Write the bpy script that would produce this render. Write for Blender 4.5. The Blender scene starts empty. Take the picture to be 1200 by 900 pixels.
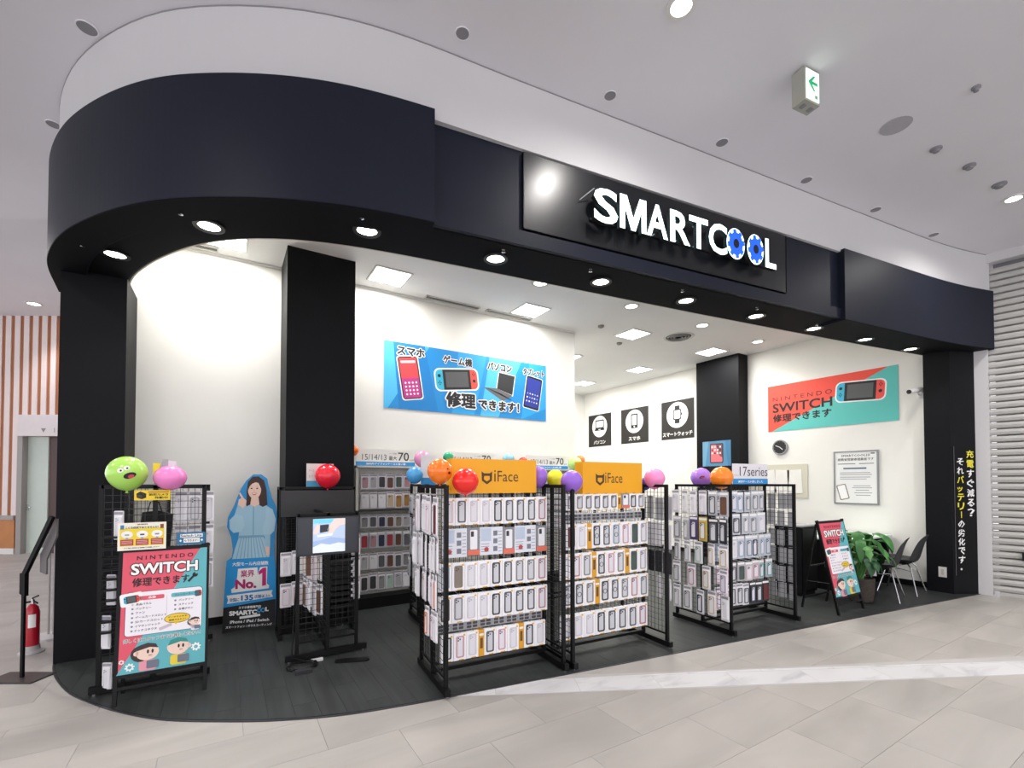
import bpy, math, random
from math import sin, cos, pi, radians, tan, atan2, hypot, floor, ceil
from mathutils import Matrix, Vector
random.seed(7)
C = bpy.context.scene.collection
SC = bpy.context.scene

# ---------------------------------------------------------------- camera
EYE = 1.53
cam_d = bpy.data.cameras.new('camera'); cam = bpy.data.objects.new('camera', cam_d); C.objects.link(cam)
cam.location = (0, 0, EYE)
cam.rotation_euler = (radians(90 + 1.2), 0, radians(58.2 - 90))
cam_d.sensor_fit = 'HORIZONTAL'; cam_d.sensor_width = 36.0; cam_d.lens = 36.0 * 540 / 1200
cam_d.shift_y = (553.7 - 450) / 1200
cam_d.clip_start = 0.05; cam_d.clip_end = 200
SC.camera = cam
# ---------------------------------------------------------------- world, exposure
w = bpy.data.worlds.new('world'); SC.world = w; w.use_nodes = True
bg = w.node_tree.nodes['Background']; bg.inputs[0].default_value = (0.95, 0.94, 1.0, 1); bg.inputs[1].default_value = 2.25
SC.view_settings.view_transform = 'Standard'; SC.view_settings.look = 'None'
SC.view_settings.gamma = 1.0; SC.view_settings.use_curve_mapping = False
SC.view_settings.exposure = 0.0
LIGHT_SQUARE = 30.0      # recessed square panels in the shop
LIGHT_ROUND = 8.0        # round recessed lamps in the shop
LIGHT_SOFFIT = 3.0       # lamps in the black soffit
LIGHT_MALL = 44.0        # mall downlights, the seen and the added ones

# ---------------------------------------------------------------- materials
MATS = {}
def mat(name, col, rough=0.6, metal=0.0, emit=0.0, noise=0.0, scale=8.0, bump=0.0, spec=0.5, alpha=None, trans=0.0, coat=0.0):
    if name in MATS: return MATS[name]
    m = bpy.data.materials.new(name); m.use_nodes = True
    nt = m.node_tree; b = nt.nodes['Principled BSDF']
    c = (col[0], col[1], col[2], 1)
    b.inputs['Base Color'].default_value = c
    b.inputs['Roughness'].default_value = rough; b.inputs['Metallic'].default_value = metal
    b.inputs['Specular IOR Level'].default_value = spec
    if coat: b.inputs['Coat Weight'].default_value = coat
    if trans: b.inputs['Transmission Weight'].default_value = trans
    if alpha is not None: b.inputs['Alpha'].default_value = alpha
    if emit:
        b.inputs['Emission Color'].default_value = c; b.inputs['Emission Strength'].default_value = emit
    if noise or bump:
        tc = nt.nodes.new('ShaderNodeTexCoord'); n = nt.nodes.new('ShaderNodeTexNoise')
        n.inputs['Scale'].default_value = scale; n.inputs['Detail'].default_value = 6
        nt.links.new(tc.outputs['Object'], n.inputs['Vector'])
        if noise:
            r = nt.nodes.new('ShaderNodeValToRGB')
            r.color_ramp.elements[0].position = 0.3; r.color_ramp.elements[1].position = 0.7
            r.color_ramp.elements[0].color = tuple(max(0, x * (1 - noise)) for x in col) + (1,)
            r.color_ramp.elements[1].color = tuple(min(1, x * (1 + noise)) for x in col) + (1,)
            nt.links.new(n.outputs['Fac'], r.inputs['Fac']); nt.links.new(r.outputs['Color'], b.inputs['Base Color'])
        if bump:
            bp = nt.nodes.new('ShaderNodeBump'); bp.inputs['Strength'].default_value = bump; bp.inputs['Distance'].default_value = 0.002
            nt.links.new(n.outputs['Fac'], bp.inputs['Height']); nt.links.new(bp.outputs['Normal'], b.inputs['Normal'])
    MATS[name] = m; return m
def hexc(h):
    f = lambda v: ((v / 255 + 0.055) / 1.055) ** 2.4 if v > 10 else v / 255 / 12.92
    return tuple(f(int(h[i:i + 2], 16)) for i in (0, 2, 4))
def ink(h, rough=0.55):                                             # flat print colour
    return mat('ink_' + h, hexc(h), rough)

def streaky(name, a, b_, sx, sy, rough, detail=5, p0=0.35, p1=0.65, per_object=0.0, rot=0.0, spec=0.5):
    m = bpy.data.materials.new(name); m.use_nodes = True; nt = m.node_tree; b = nt.nodes['Principled BSDF']
    tc = nt.nodes.new('ShaderNodeTexCoord'); mp = nt.nodes.new('ShaderNodeMapping'); n = nt.nodes.new('ShaderNodeTexNoise')
    geo = nt.nodes.new('ShaderNodeNewGeometry')
    nt.links.new(geo.outputs['Position'], mp.inputs['Vector'])
    mp.inputs['Scale'].default_value = (sx, sy, 1); mp.inputs['Rotation'].default_value = (0, 0, rot)
    oi = nt.nodes.new('ShaderNodeObjectInfo'); add = nt.nodes.new('ShaderNodeVectorMath'); add.operation = 'ADD'
    mul = nt.nodes.new('ShaderNodeMath'); mul.operation = 'MULTIPLY'; mul.inputs[1].default_value = 9.0
    nt.links.new(oi.outputs['Random'], mul.inputs[0])
    nt.links.new(mp.outputs['Vector'], add.inputs[0]); nt.links.new(mul.outputs[0], add.inputs[1])
    nt.links.new(add.outputs[0], n.inputs['Vector'])
    n.inputs['Scale'].default_value = 1.0; n.inputs['Detail'].default_value = detail; n.inputs['Distortion'].default_value = 0.6
    r = nt.nodes.new('ShaderNodeValToRGB')
    r.color_ramp.elements[0].position = p0; r.color_ramp.elements[1].position = p1
    r.color_ramp.elements[0].color = a + (1,); r.color_ramp.elements[1].color = b_ + (1,)
    nt.links.new(n.outputs['Fac'], r.inputs['Fac'])
    hs = nt.nodes.new('ShaderNodeHueSaturation')
    mr = nt.nodes.new('ShaderNodeMapRange'); mr.inputs['To Min'].default_value = 1 - per_object; mr.inputs['To Max'].default_value = 1 + per_object
    nt.links.new(oi.outputs['Random'], mr.inputs['Value']); nt.links.new(mr.outputs['Result'], hs.inputs['Value'])
    nt.links.new(r.outputs['Color'], hs.inputs['Color']); nt.links.new(hs.outputs['Color'], b.inputs['Base Color'])
    b.inputs['Roughness'].default_value = rough; b.inputs['Specular IOR Level'].default_value = spec
    MATS[name] = m; return m

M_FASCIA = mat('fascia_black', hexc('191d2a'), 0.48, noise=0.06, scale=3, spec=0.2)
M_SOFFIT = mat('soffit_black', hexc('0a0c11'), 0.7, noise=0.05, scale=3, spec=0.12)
M_PILLAR = mat('pillar_black', hexc('0f1014'), 0.55, noise=0.06, scale=3, spec=0.15)
M_PANEL = mat('sign_panel_gloss', hexc('0c0e14'), 0.3, spec=0.5, noise=0.03, scale=2)
M_WHITEWALL = mat('shop_wall_white', hexc('ecebe6'), 0.7, noise=0.015, scale=2, bump=0.1)
M_CEIL = mat('ceiling_paint', hexc('e0dfe4'), 0.8, noise=0.02, scale=1.2)
M_SHOPCEIL = mat('shop_ceiling_paint', hexc('f2f2f1'), 0.8, noise=0.015, scale=1.5)
M_BULK = mat('bulkhead_paint', hexc('cdcccd'), 0.75, noise=0.015, scale=1.5)
M_METAL = mat('black_metal', hexc('0b0b0d'), 0.45, metal=0.0, noise=0.05, scale=20, spec=0.25)
M_CHROME = mat('chrome', (0.75, 0.75, 0.77), 0.2, metal=1.0, noise=0.03)
M_WHITE = mat('white_plastic', hexc('e8e8e8'), 0.45, noise=0.02)
M_CARD = mat('white_card', hexc('f7f6f8'), 0.5, noise=0.02, scale=30)
M_WIRE = mat('wire_black', hexc('1b1b1d'), 0.35, noise=0.05)
M_WIREL = mat('wire_chrome', hexc('a9a9ab'), 0.3, metal=0.6, noise=0.05)
M_TILE = streaky('mall_tile', hexc('a09c98'), hexc('b5b1ac'), 0.7, 2.6, 0.45, 5, 0.3, 0.7, 0.02)
M_GROUT = mat('tile_grout', hexc('a09b98'), 0.8, noise=0.05, scale=30)
M_MARBLE = streaky('marble', hexc('bcbcc0'), hexc('d6d6d8'), 2.2, 7.0, 0.35, 8, 0.30, 0.48, 0.02, rot=0.5)
M_PLANK = streaky('dark_plank', hexc('292c2c'), hexc('363a3a'), 18.0, 1.0, 0.5, 5, 0.3, 0.7, 0.03, spec=0.3)
M_PLANKBASE = mat('plank_base', hexc('202224'), 0.7, noise=0.05)
M_GLOW = mat('lamp_glow', (1.0, 0.96, 0.82), 0.5, emit=14.0)
M_GLOWC = mat('lamp_glow_cool', (1.0, 0.98, 0.95), 0.5, emit=7.0)
M_TRIM = mat('lamp_trim', hexc('dcdcd8'), 0.5, noise=0.02)
M_TRIMB = mat('lamp_trim_black', hexc('141519'), 0.4, noise=0.02)

# ---------------------------------------------------------------- mesh builder
class MB:
    def __init__(s): s.v = []; s.f = []; s.T = None; s.sm = False
    def add(s, vs, fs):
        n = len(s.v)
        if s.T is not None: vs = [tuple(s.T @ Vector(p)) for p in vs]
        s.v += [tuple(p) for p in vs]; s.f += [tuple(i + n for i in f) for f in fs]; return s
    def box(s, x0, x1, y0, y1, z0, z1):
        return s.add([(x0,y0,z0),(x1,y0,z0),(x1,y1,z0),(x0,y1,z0),(x0,y0,z1),(x1,y0,z1),(x1,y1,z1),(x0,y1,z1)],
                     [(0,3,2,1),(4,5,6,7),(0,1,5,4),(1,2,6,5),(2,3,7,6),(3,0,4,7)])
    def bar(s, p, q, wx, wy=None):
        wy = wy or wx; p = Vector(p); q = Vector(q); d = (q - p).normalized()
        a = Vector((0, 0, 1)) if abs(d.z) < 0.9 else Vector((0, 1, 0))
        u = d.cross(a).normalized() * wx / 2; v = d.cross(u).normalized() * wy / 2
        return s.add([p-u-v, p+u-v, p+u+v, p-u+v, q-u-v, q+u-v, q+u+v, q-u+v],
                     [(0,3,2,1),(4,5,6,7),(0,1,5,4),(1,2,6,5),(2,3,7,6),(3,0,4,7)])
    def tube(s, pts, r, n=8, r1=None):
        pts = [Vector(p) for p in pts]; vs = []; N = len(pts); prev = None
        for i, p in enumerate(pts):
            d = (pts[min(i+1, N-1)] - pts[max(i-1, 0)]).normalized()
            if prev is None:
                a = Vector((0, 0, 1)) if abs(d.z) < 0.9 else Vector((1, 0, 0)); u = d.cross(a).normalized()
            else: u = (prev - d * prev.dot(d)).normalized()
            prev = u; v = d.cross(u); rr = r if r1 is None else r + (r1 - r) * i / (N - 1)
            vs += [p + (u * cos(2*pi*k/n) + v * sin(2*pi*k/n)) * rr for k in range(n)]
        fs = [(i*n+k, i*n+(k+1) % n, (i+1)*n+(k+1) % n, (i+1)*n+k) for i in range(N-1) for k in range(n)]
        fs += [tuple(range(n))[::-1], tuple((N-1)*n+k for k in range(n))]
        return s.add(vs, fs)
    def prism(s, poly, z0, z1):                                     # outline in x, y
        n = len(poly); vs = [(x, y, z0) for x, y in poly] + [(x, y, z1) for x, y in poly]
        return s.add(vs, [tuple(range(n))[::-1], tuple(range(n, 2*n))] + [(i, (i+1) % n, n+(i+1) % n, n+i) for i in range(n)])
    def slab(s, poly, y0, y1):                                      # outline in x, z
        n = len(poly); vs = [(x, y0, z) for x, z in poly] + [(x, y1, z) for x, z in poly]
        return s.add(vs, [tuple(range(n)), tuple(range(n, 2*n))[::-1]] + [(i, n+i, n+(i+1) % n, (i+1) % n) for i in range(n)])
    def ring(s, outer, inner, y0, y1):                              # frame between two outlines in x, z
        n = len(outer); vs = [(x, y0, z) for x, z in outer] + [(x, y0, z) for x, z in inner] + [(x, y1, z) for x, z in outer] + [(x, y1, z) for x, z in inner]
        fs = []
        for i in range(n):
            j = (i+1) % n; fs += [(i, j, n+j, n+i), (2*n+i, 3*n+i, 3*n+j, 2*n+j), (i, 2*n+i, 2*n+j, j), (n+i, n+j, 3*n+j, 3*n+i)]
        return s.add(vs, fs)
    def strip(s, outer, inner, z0, z1):                             # curved wall between two open plan curves
        n = len(outer); vs = [(x, y, z0) for x, y in outer] + [(x, y, z0) for x, y in inner] + [(x, y, z1) for x, y in outer] + [(x, y, z1) for x, y in inner]
        fs = []
        for i in range(n-1):
            fs += [(i, n+i, n+i+1, i+1), (2*n+i, 2*n+i+1, 3*n+i+1, 3*n+i), (i, i+1, 2*n+i+1, 2*n+i), (n+i, 3*n+i, 3*n+i+1, n+i+1)]
        fs += [(0, 2*n, 3*n, n), (n-1, 2*n-1, 4*n-1, 3*n-1)]
        return s.add(vs, fs)
    def lathe(s, prof, c=(0,0,0), n=20, axis='z', caps=True):
        vs = []; m = len(prof)
        for k in range(n):
            a = 2*pi*k/n
            for r, h in prof:
                p = (r*cos(a), r*sin(a), h) if axis == 'z' else ((r*cos(a), -h, r*sin(a)) if axis == 'y' else (h, r*cos(a), r*sin(a)))
                vs.append((c[0]+p[0], c[1]+p[1], c[2]+p[2]))
        fs = [(k*m+j, ((k+1) % n)*m+j, ((k+1) % n)*m+j+1, k*m+j+1) for k in range(n) for j in range(m-1)]
        if caps and prof[0][0] > 1e-6: fs.append(tuple(k*m for k in range(n))[::-1])
        if caps and prof[-1][0] > 1e-6: fs.append(tuple(k*m+m-1 for k in range(n)))
        return s.add(vs, fs)
    def ball(s, c, r, nu=20, nv=12, fn=None):
        vs = []
        for j in range(nv+1):
            t = pi*j/nv
            for k in range(nu):
                a = 2*pi*k/nu; p = (r[0]*sin(t)*cos(a), r[1]*sin(t)*sin(a), r[2]*cos(t))
                if fn: p = fn(p)
                vs.append((c[0]+p[0], c[1]+p[1], c[2]+p[2]))
        return s.add(vs, [(j*nu+k, (j+1)*nu+k, (j+1)*nu+(k+1) % nu, j*nu+(k+1) % nu) for j in range(nv) for k in range(nu)])
    def mesh(s, name, m):
        me = bpy.data.meshes.new(name); me.from_pydata(s.v, [], s.f)
        if m: me.materials.append(m)
        if s.sm:
            me.polygons.foreach_set('use_smooth', [True]*len(me.polygons))
        me.update(); return me
    def obj(s, name, m, parent=None, loc=None, rotz=None):
        o = bpy.data.objects.new(name, s.mesh(name, m)); C.objects.link(o)
        if parent: o.parent = parent
        if loc: o.location = loc
        if rotz is not None: o.rotation_euler = (0, 0, rotz)
        return o
def smooth(o, ang=40):
    try:
        me = o.data; me.polygons.foreach_set('use_smooth', [True]*len(me.polygons))
        me.set_sharp_from_angle(angle=radians(ang))
    except Exception: pass
    return o
def tag(o, label=None, cat=None, group=None, kind=None):
    if label: o['label'] = label
    if cat: o['category'] = cat
    if group: o['group'] = group
    if kind: o['kind'] = kind
    return o
def thing(name, label, cat, loc=(0,0,0), rotz=0.0, group=None, kind=None):
    o = bpy.data.objects.new(name, None); C.objects.link(o); o.empty_display_size = 0.1
    o.location = loc; o.rotation_euler = (0, 0, rotz); return tag(o, label, cat, group, kind)
def rrect(x0, x1, z0, z1, r, n=4):
    pts = []
    for cx, cz, a0 in ((x1-r, z1-r, 0), (x0+r, z1-r, 90), (x0+r, z0+r, 180), (x1-r, z0+r, 270)):
        for k in range(n+1):
            a = radians(a0 + 90*k/n); pts.append((cx + r*cos(a), cz + r*sin(a)))
    return pts
def circ(cx, cz, r, n=24, rz=None):
    rz = rz or r
    return [(cx + r*cos(2*pi*k/n), cz + rz*sin(2*pi*k/n)) for k in range(n)]
def gear(cx, cz, r, teeth=8, depth=0.22, n=1):
    pts = []
    for k in range(teeth):
        for f, rr in ((0, 1), (0.42, 1), (0.5, 1-depth), (0.92, 1-depth)):
            a = 2*pi*(k+f)/teeth; pts.append((cx + r*rr*cos(a), cz + r*rr*sin(a)))
    return pts

# ---------------------------------------------------------------- lettering
TXT = {}
def text_mesh(body, bold=0.0):
    k = (body, bold)
    if k in TXT: return TXT[k]
    c = bpy.data.curves.new('lettering', 'FONT'); c.body = body; c.size = 1.0; c.offset = bold; c.resolution_u = 1 if any(ord(ch) > 0x2fff for ch in body) else 3
    o = bpy.data.objects.new('lettering', c); C.objects.link(o)
    dg = bpy.context.evaluated_depsgraph_get(); me = bpy.data.meshes.new_from_object(o.evaluated_get(dg))
    vs = [(v.co.x, v.co.y) for v in me.vertices]; fs = [tuple(p.vertices) for p in me.polygons]
    bpy.data.objects.remove(o); bpy.data.curves.remove(c); bpy.data.meshes.remove(me)
    TXT[k] = (vs, fs); return TXT[k]

STP = {}
def stamped(body, bold):                                            # heavier lettering: the same glyphs laid a little apart
    k = (body, round(bold, 3))
    if k in STP: return STP[k]
    vs, fs = text_mesh(body, 0.0)
    if bold > 0.004 and vs:
        n = 4 if bold < 0.035 else 10; V = []; F_ = []
        for j in range(n):
            a = 2*pi*(j+.5)/n; m = len(V); V += [(x + bold*cos(a)*1.0, y + bold*sin(a), j) for x, y in vs]; F_ += [tuple(i+m for i in f) for f in fs]
        vs, fs = V, F_
    STP[k] = (vs, fs); return STP[k]

class Sign:
    """flat print on a real board: local x to the right, z up, the face looks along local -y"""
    def __init__(s, root, y=0.0): s.root = root; s.y = y; s.parts = {}
    def _mb(s, name, m):
        if name == 'lettering' or name == 'lettering_outline' or name.startswith('+'):
            s.n = getattr(s, 'n', 0) + 1; mb = MB(); s.parts[(name.strip('+'), s.n)] = (mb, m); return mb
        return s.parts.setdefault((name, m.name), (MB(), m))[0]
    def poly(s, pts, m, layer=1, name='print'):
        s._mb(name, m).add([(x, s.y - 0.0008*layer, z) for x, z in pts], [tuple(range(len(pts)))]); return s
    def rect(s, x0, x1, z0, z1, m, layer=1, name='print'): return s.poly([(x0,z0),(x1,z0),(x1,z1),(x0,z1)], m, layer, name)
    def text(s, body, x, z, size, m, layer=2, width=None, bold=0.0, align='L', name='lettering', rot=0.0, height=None, shear=0.0):
        vs, fs = stamped(body, bold)
        if not vs: return s
        x0 = min(v[0] for v in vs); x1 = max(v[0] for v in vs); y0 = min(v[1] for v in vs); y1 = max(v[1] for v in vs)
        kx = width / (x1 - x0) if width else size; ky = height / (y1 - y0) if height else size
        ox = {'L': 0, 'C': -(x1-x0)*kx/2, 'R': -(x1-x0)*kx}[align]
        out = []
        for v_ in vs:
            a, b = v_[0], v_[1]; lift = 0.00004*v_[2] if len(v_) > 2 else 0.0
            px = (a - x0)*kx + ox; pz = (b - y0)*ky if height else b*ky
            px += shear * pz
            out.append((x + px*cos(rot) - pz*sin(rot), s.y - 0.0008*layer - lift, z + px*sin(rot) + pz*cos(rot)))
        s._mb(name, m).add(out, fs); return s
    def otext(s, body, x, z, size, m, mo, layer=2, ob=0.05, bold=0.02, **k):   # outlined text
        vs, _ = stamped(body, bold); w0 = max(v[0] for v in vs) - min(v[0] for v in vs)
        vo, _ = stamped(body, ob + bold); w1 = max(v[0] for v in vo) - min(v[0] for v in vo)
        k2 = dict(k)
        if k.get('width'):
            k2['width'] = k['width'] * w1 / w0
            al = k.get('align', 'L')
            if al == 'L': x2 = x - (k2['width'] - k['width']) / 2
            else: x2 = x
        else: x2 = x
        if k.get('height'):
            h0 = max(v[1] for v in vs) - min(v[1] for v in vs); h1 = max(v[1] for v in vo) - min(v[1] for v in vo)
            k2['height'] = k['height'] * h1 / h0; z2 = z - (k2['height'] - k['height']) / 2
        else: z2 = z
        s.text(body, x2, z2, size, mo, layer, bold=ob + bold, name='lettering_outline', **k2)
        return s.text(body, x, z, size, m, layer + 1, bold=bold, **k)
    def done(s):
        for (name, _), (mb, m) in s.parts.items(): mb.obj(name, m, s.root)
        return s.root

# ---------------------------------------------------------------- lamps
def area(name, loc, size, power, col=(1, 0.96, 0.9), rot=(0, 0, 0), sy=None, spread=None, parent=None):
    l = bpy.data.lights.new(name, 'AREA'); l.energy = power; l.color = col; l.size = size
    if sy: l.shape = 'RECTANGLE'; l.size_y = sy
    if spread: l.spread = spread
    o = bpy.data.objects.new(name, l); C.objects.link(o); o.location = loc; o.rotation_euler = rot
    if parent: o.parent = parent
    return o
def spot(name, loc, power, ang=110, blend=0.8, r=0.05, col=(1, 0.95, 0.86), parent=None):
    l = bpy.data.lights.new(name, 'SPOT'); l.energy = power; l.color = col; l.spot_size = radians(ang); l.spot_blend = blend; l.shadow_soft_size = r
    o = bpy.data.objects.new(name, l); C.objects.link(o); o.location = loc
    if parent: o.parent = parent
    return o

# ---------------------------------------------------------------- plan of the place (metres)
def catmull(P, n=8):
    out = []
    for i in range(len(P)-1):
        p0 = P[max(i-1, 0)]; p1 = P[i]; p2 = P[i+1]; p3 = P[min(i+2, len(P)-1)]
        for k in range(n):
            t = k/n
            out.append(tuple(0.5*((2*p1[j]) + (-p0[j]+p2[j])*t + (2*p0[j]-5*p1[j]+4*p2[j]-p3[j])*t*t + (-p0[j]+3*p1[j]-3*p2[j]+p3[j])*t**3) for j in (0, 1)))
    return out + [P[-1]]
def resample(P, N):
    L = [0]
    for a, b in zip(P, P[1:]): L.append(L[-1] + hypot(b[0]-a[0], b[1]-a[1]))
    out = []; j = 0
    for k in range(N):
        t = L[-1]*k/(N-1)
        while j < len(P)-2 and L[j+1] < t: j += 1
        u = (t-L[j])/max(1e-9, L[j+1]-L[j]); out.append((P[j][0]+(P[j+1][0]-P[j][0])*u, P[j][1]+(P[j+1][1]-P[j][1])*u))
    return out
def offset(P, d):                                                   # d > 0 moves away from the shop
    out = []
    for i, p in enumerate(P):
        a = P[max(i-1, 0)]; b = P[min(i+1, len(P)-1)]; tx, ty = b[0]-a[0], b[1]-a[1]; l = hypot(tx, ty)
        out.append((p[0] + ty/l*d*1.0*(-1)*(-1) if False else p[0] + (ty/l)*d, p[1] - (tx/l)*d))
    return out
CURVE_L = [(-1.27, 5.95), (-1.23, 5.6), (-1.20, 5.3), (-1.10, 4.94), (-0.95, 4.57), (-0.81, 4.33), (-0.645, 4.09), (-0.48, 3.89), (-0.286, 3.70), (0.026, 3.49), (0.30, 3.335), (0.66, 3.19), (1.09, 3.095), (1.485, 3.035)]
EDGE = catmull(CURVE_L, 5)
def edge_y(x): return 3.035 - 0.1398*(x - 1.485)
FLOOR_EDGE = EDGE + [(2.5, edge_y(2.5)), (4.5, edge_y(4.5)), (6.5, edge_y(6.5)), (8.80, edge_y(8.80))]
FASC = EDGE + [(x, edge_y(x)) for x in (2.5, 3.5, 4.5, 5.5, 6.3, 7.0)] + catmull([(7.4, edge_y(7.4)), (7.9, edge_y(7.9)-0.01), (8.4, 2.025), (8.86, 1.90)], 4)
def soften(P, n=3):
    for _ in range(n):
        P = [P[0]] + [((a[0]+2*b[0]+c[0])/4, (a[1]+2*b[1]+c[1])/4) for a, b, c in zip(P, P[1:], P[2:])] + [P[-1]]
    return P
INNER = catmull([(-0.87, 6.0), (-0.84, 5.78), (-0.76, 5.35), (-0.63, 5.0), (-0.46, 4.66), (-0.24, 4.32), (0.02, 4.05), (0.35, 3.84), (0.73, 3.70), (1.16, 3.61), (1.64, 3.54)], 5) + [(2.15, 3.47), (3.15, 3.34), (4.33, 3.18), (5.77, 2.97), (7.3, 2.73), (8.86, 2.46)]
# ================================================================ STRUCTURE
def clip(poly, a, b):                                               # keep what lies left of a -> b
    out = []
    for i in range(len(poly)):
        p, q = poly[i], poly[(i+1) % len(poly)]
        sp = (b[0]-a[0])*(p[1]-a[1]) - (b[1]-a[1])*(p[0]-a[0]); sq = (b[0]-a[0])*(q[1]-a[1]) - (b[1]-a[1])*(q[0]-a[0])
        if sp >= 0: out.append(p)
        if sp*sq < 0:
            t = sp/(sp-sq); out.append((p[0]+(q[0]-p[0])*t, p[1]+(q[1]-p[1])*t))
    return out
def clip_all(poly, region):
    for i in range(len(region)):
        poly = clip(poly, region[i], region[(i+1) % len(region)])
        if len(poly) < 3: return []
    return poly
# mall floor: grout bed + tiles
floor = tag(MB().prism([(-16, -8), (18, -8), (18, 18), (-16, 18)], -0.12, -0.006).obj('floor', M_GROUT), kind='structure')
fwx, fwy = cos(radians(58.2)), sin(radians(58.2)); rtx, rty = fwy, -fwx
def project(x, y, z=0):
    d = x*fwx + y*fwy; r = x*rtx + y*rty
    return (600 + 540*r/d, 565 - 540*(z-EYE)/d, d) if d > 0.3 else None
def in_shop(x, y, m=0.0):
    if y > 5.9 or x > 8.7 or x < -1.25+m: return x > -1.2 and y > 5.3 and x < 8.7
    if x > 1.485: return y > edge_y(x) + m
    for (ax, ay), (bx, by) in zip(EDGE, EDGE[1:]):
        if (bx-ax)*(y-ay) - (by-ay)*(x-ax) < m*hypot(bx-ax, by-ay): return False
    return True
TX, TY = 0.82, 0.42
cells = []
for j in range(-4, 42):
    y0 = 2.40 + (j-10)*TY
    for i in range(-20, 20):
        x0 = 0.105 + i*TX + (0.41 if j % 2 else 0.0)
        cx, cy = x0+TX/2, y0+TY/2
        if all(in_shop(x, y, 0.02) for x, y in ((x0, y0), (x0+TX, y0), (x0, y0+TY), (x0+TX, y0+TY))): continue
        p = project(cx, cy)
        vis = p is not None and -70 < p[0] < 1270 and p[1] < 960
        cells.append((0 if vis else 1, p[2] if p else 50, x0, y0))
cells.sort(); rest = MB(); tile_me = MB().box(0.0009, TX-0.0009, 0.0009, TY-0.0009, -0.006, 0.0).mesh('tile', M_TILE)
for k, (hid, d, x0, y0) in enumerate(cells):
    if k < 290 and not hid:
        o = bpy.data.objects.new('tile', tile_me); C.objects.link(o); o.parent = floor; o.location = (x0, y0, 0)
    else: rest.box(x0+0.0015, x0+TX-0.0015, y0+0.0015, y0+TY-0.0015, -0.006, 0.0)
tag(rest.obj('distant_tiles', M_TILE, floor), kind='stuff')
# white marble band in the mall floor
strip_poly = [(1.38, 3.05), (3.36, 2.025), (8.6, -0.62), (8.9, -0.28), (5.98, 1.10), (3.15, 2.465), (2.32, 2.9)]
band = tag(MB().prism(strip_poly, -0.004, 0.0012).obj('trim_1', mat('marble_joint', hexc('b9b7b6'), 0.6, noise=0.04)), kind='structure')
ang = atan2(-0.62-3.05, 8.6-1.38)
ux, uy = cos(ang), sin(ang); vx, vy = -uy, ux
for k in range(0, 14):
    for r in range(2):
        a0 = k*0.62 + (0.31 if r else 0) - 0.3; b0 = r*0.23 - 0.0
        rect = [(a0+0.002, b0+0.002), (a0+0.618, b0+0.002), (a0+0.618, b0+0.228), (a0+0.002, b0+0.228)]
        P = [(1.38 + a*ux + b*vx, 3.05 + a*uy + b*vy) for a, b in rect]
        P = clip_all(P, strip_poly)
        if len(P) >= 3: MB().prism(P, 0.0012, 0.0024).obj('marble_tile', M_MARBLE, band)
# dark plank floor of the shop
region = [p for p in FLOOR_EDGE] + [(8.80, 2.6), (8.62, 2.7), (8.62, 5.95), (-1.25, 5.95)]
shopfloor = tag(MB().prism(offset(FLOOR_EDGE, 0.0)[0:] + [(8.62, 2.2), (8.62, 10.1), (4.8, 10.1), (4.8, 5.95), (-1.25, 5.95)], -0.003, 0.004).obj('floor', M_PLANKBASE), kind='structure')
edge_strip = tag(MB().strip(offset(FLOOR_EDGE, 0.012), offset(FLOOR_EDGE, 0.0), -0.002, 0.007).obj('trim_2', mat('floor_edge_metal', hexc('4b4c4f'), 0.35, metal=0.6, noise=0.03)), kind='structure')
PW, PL = 0.15, 0.92; restp = MB(); npl = 0
convex = FLOOR_EDGE + [(8.60, 2.2), (8.60, 5.86), (-1.25, 5.86)]
convex = offset(FLOOR_EDGE, -0.004)[::4] + [(8.58, edge_y(8.58)+0.004), (8.58, 5.86), (-1.24, 5.86)]
def hull(P):
    P = sorted(set(P)); out = []
    for seq in (P, P[::-1]):
        h_ = []
        for p in seq:
            while len(h_) > 1 and (h_[-1][0]-h_[-2][0])*(p[1]-h_[-2][1]) - (h_[-1][1]-h_[-2][1])*(p[0]-h_[-2][0]) <= 0: h_.pop()
            h_.append(p)
        out += h_[:-1]
    return out
convex = hull(convex)
pl = []
for i in range(0, 68):
    x0 = -1.25 + i*PW
    for j in range(0, 6):
        y0 = 2.0 + j*PL - (0.37*(i % 5) % PL)
        P = clip_all([(x0+0.0006, y0+0.0006), (x0+PW-0.0006, y0+0.0006), (x0+PW-0.0006, y0+PL-0.0006), (x0+0.0006, y0+PL-0.0006)], convex)
        if len(P) >= 3:
            p = project(sum(q[0] for q in P)/len(P), sum(q[1] for q in P)/len(P)); pl.append((p[2], P))
pl.sort(key=lambda t: t[0])
for k, (d, P) in enumerate(pl):
    if k < 280: MB().prism(P, 0.004, 0.008).obj('plank', M_PLANK, shopfloor)
    else: restp.prism(P, 0.004, 0.008)
tag(restp.obj('distant_planks', M_PLANK, shopfloor), kind='stuff')
FZ = 0.008                                                          # walking surface of the shop

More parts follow.
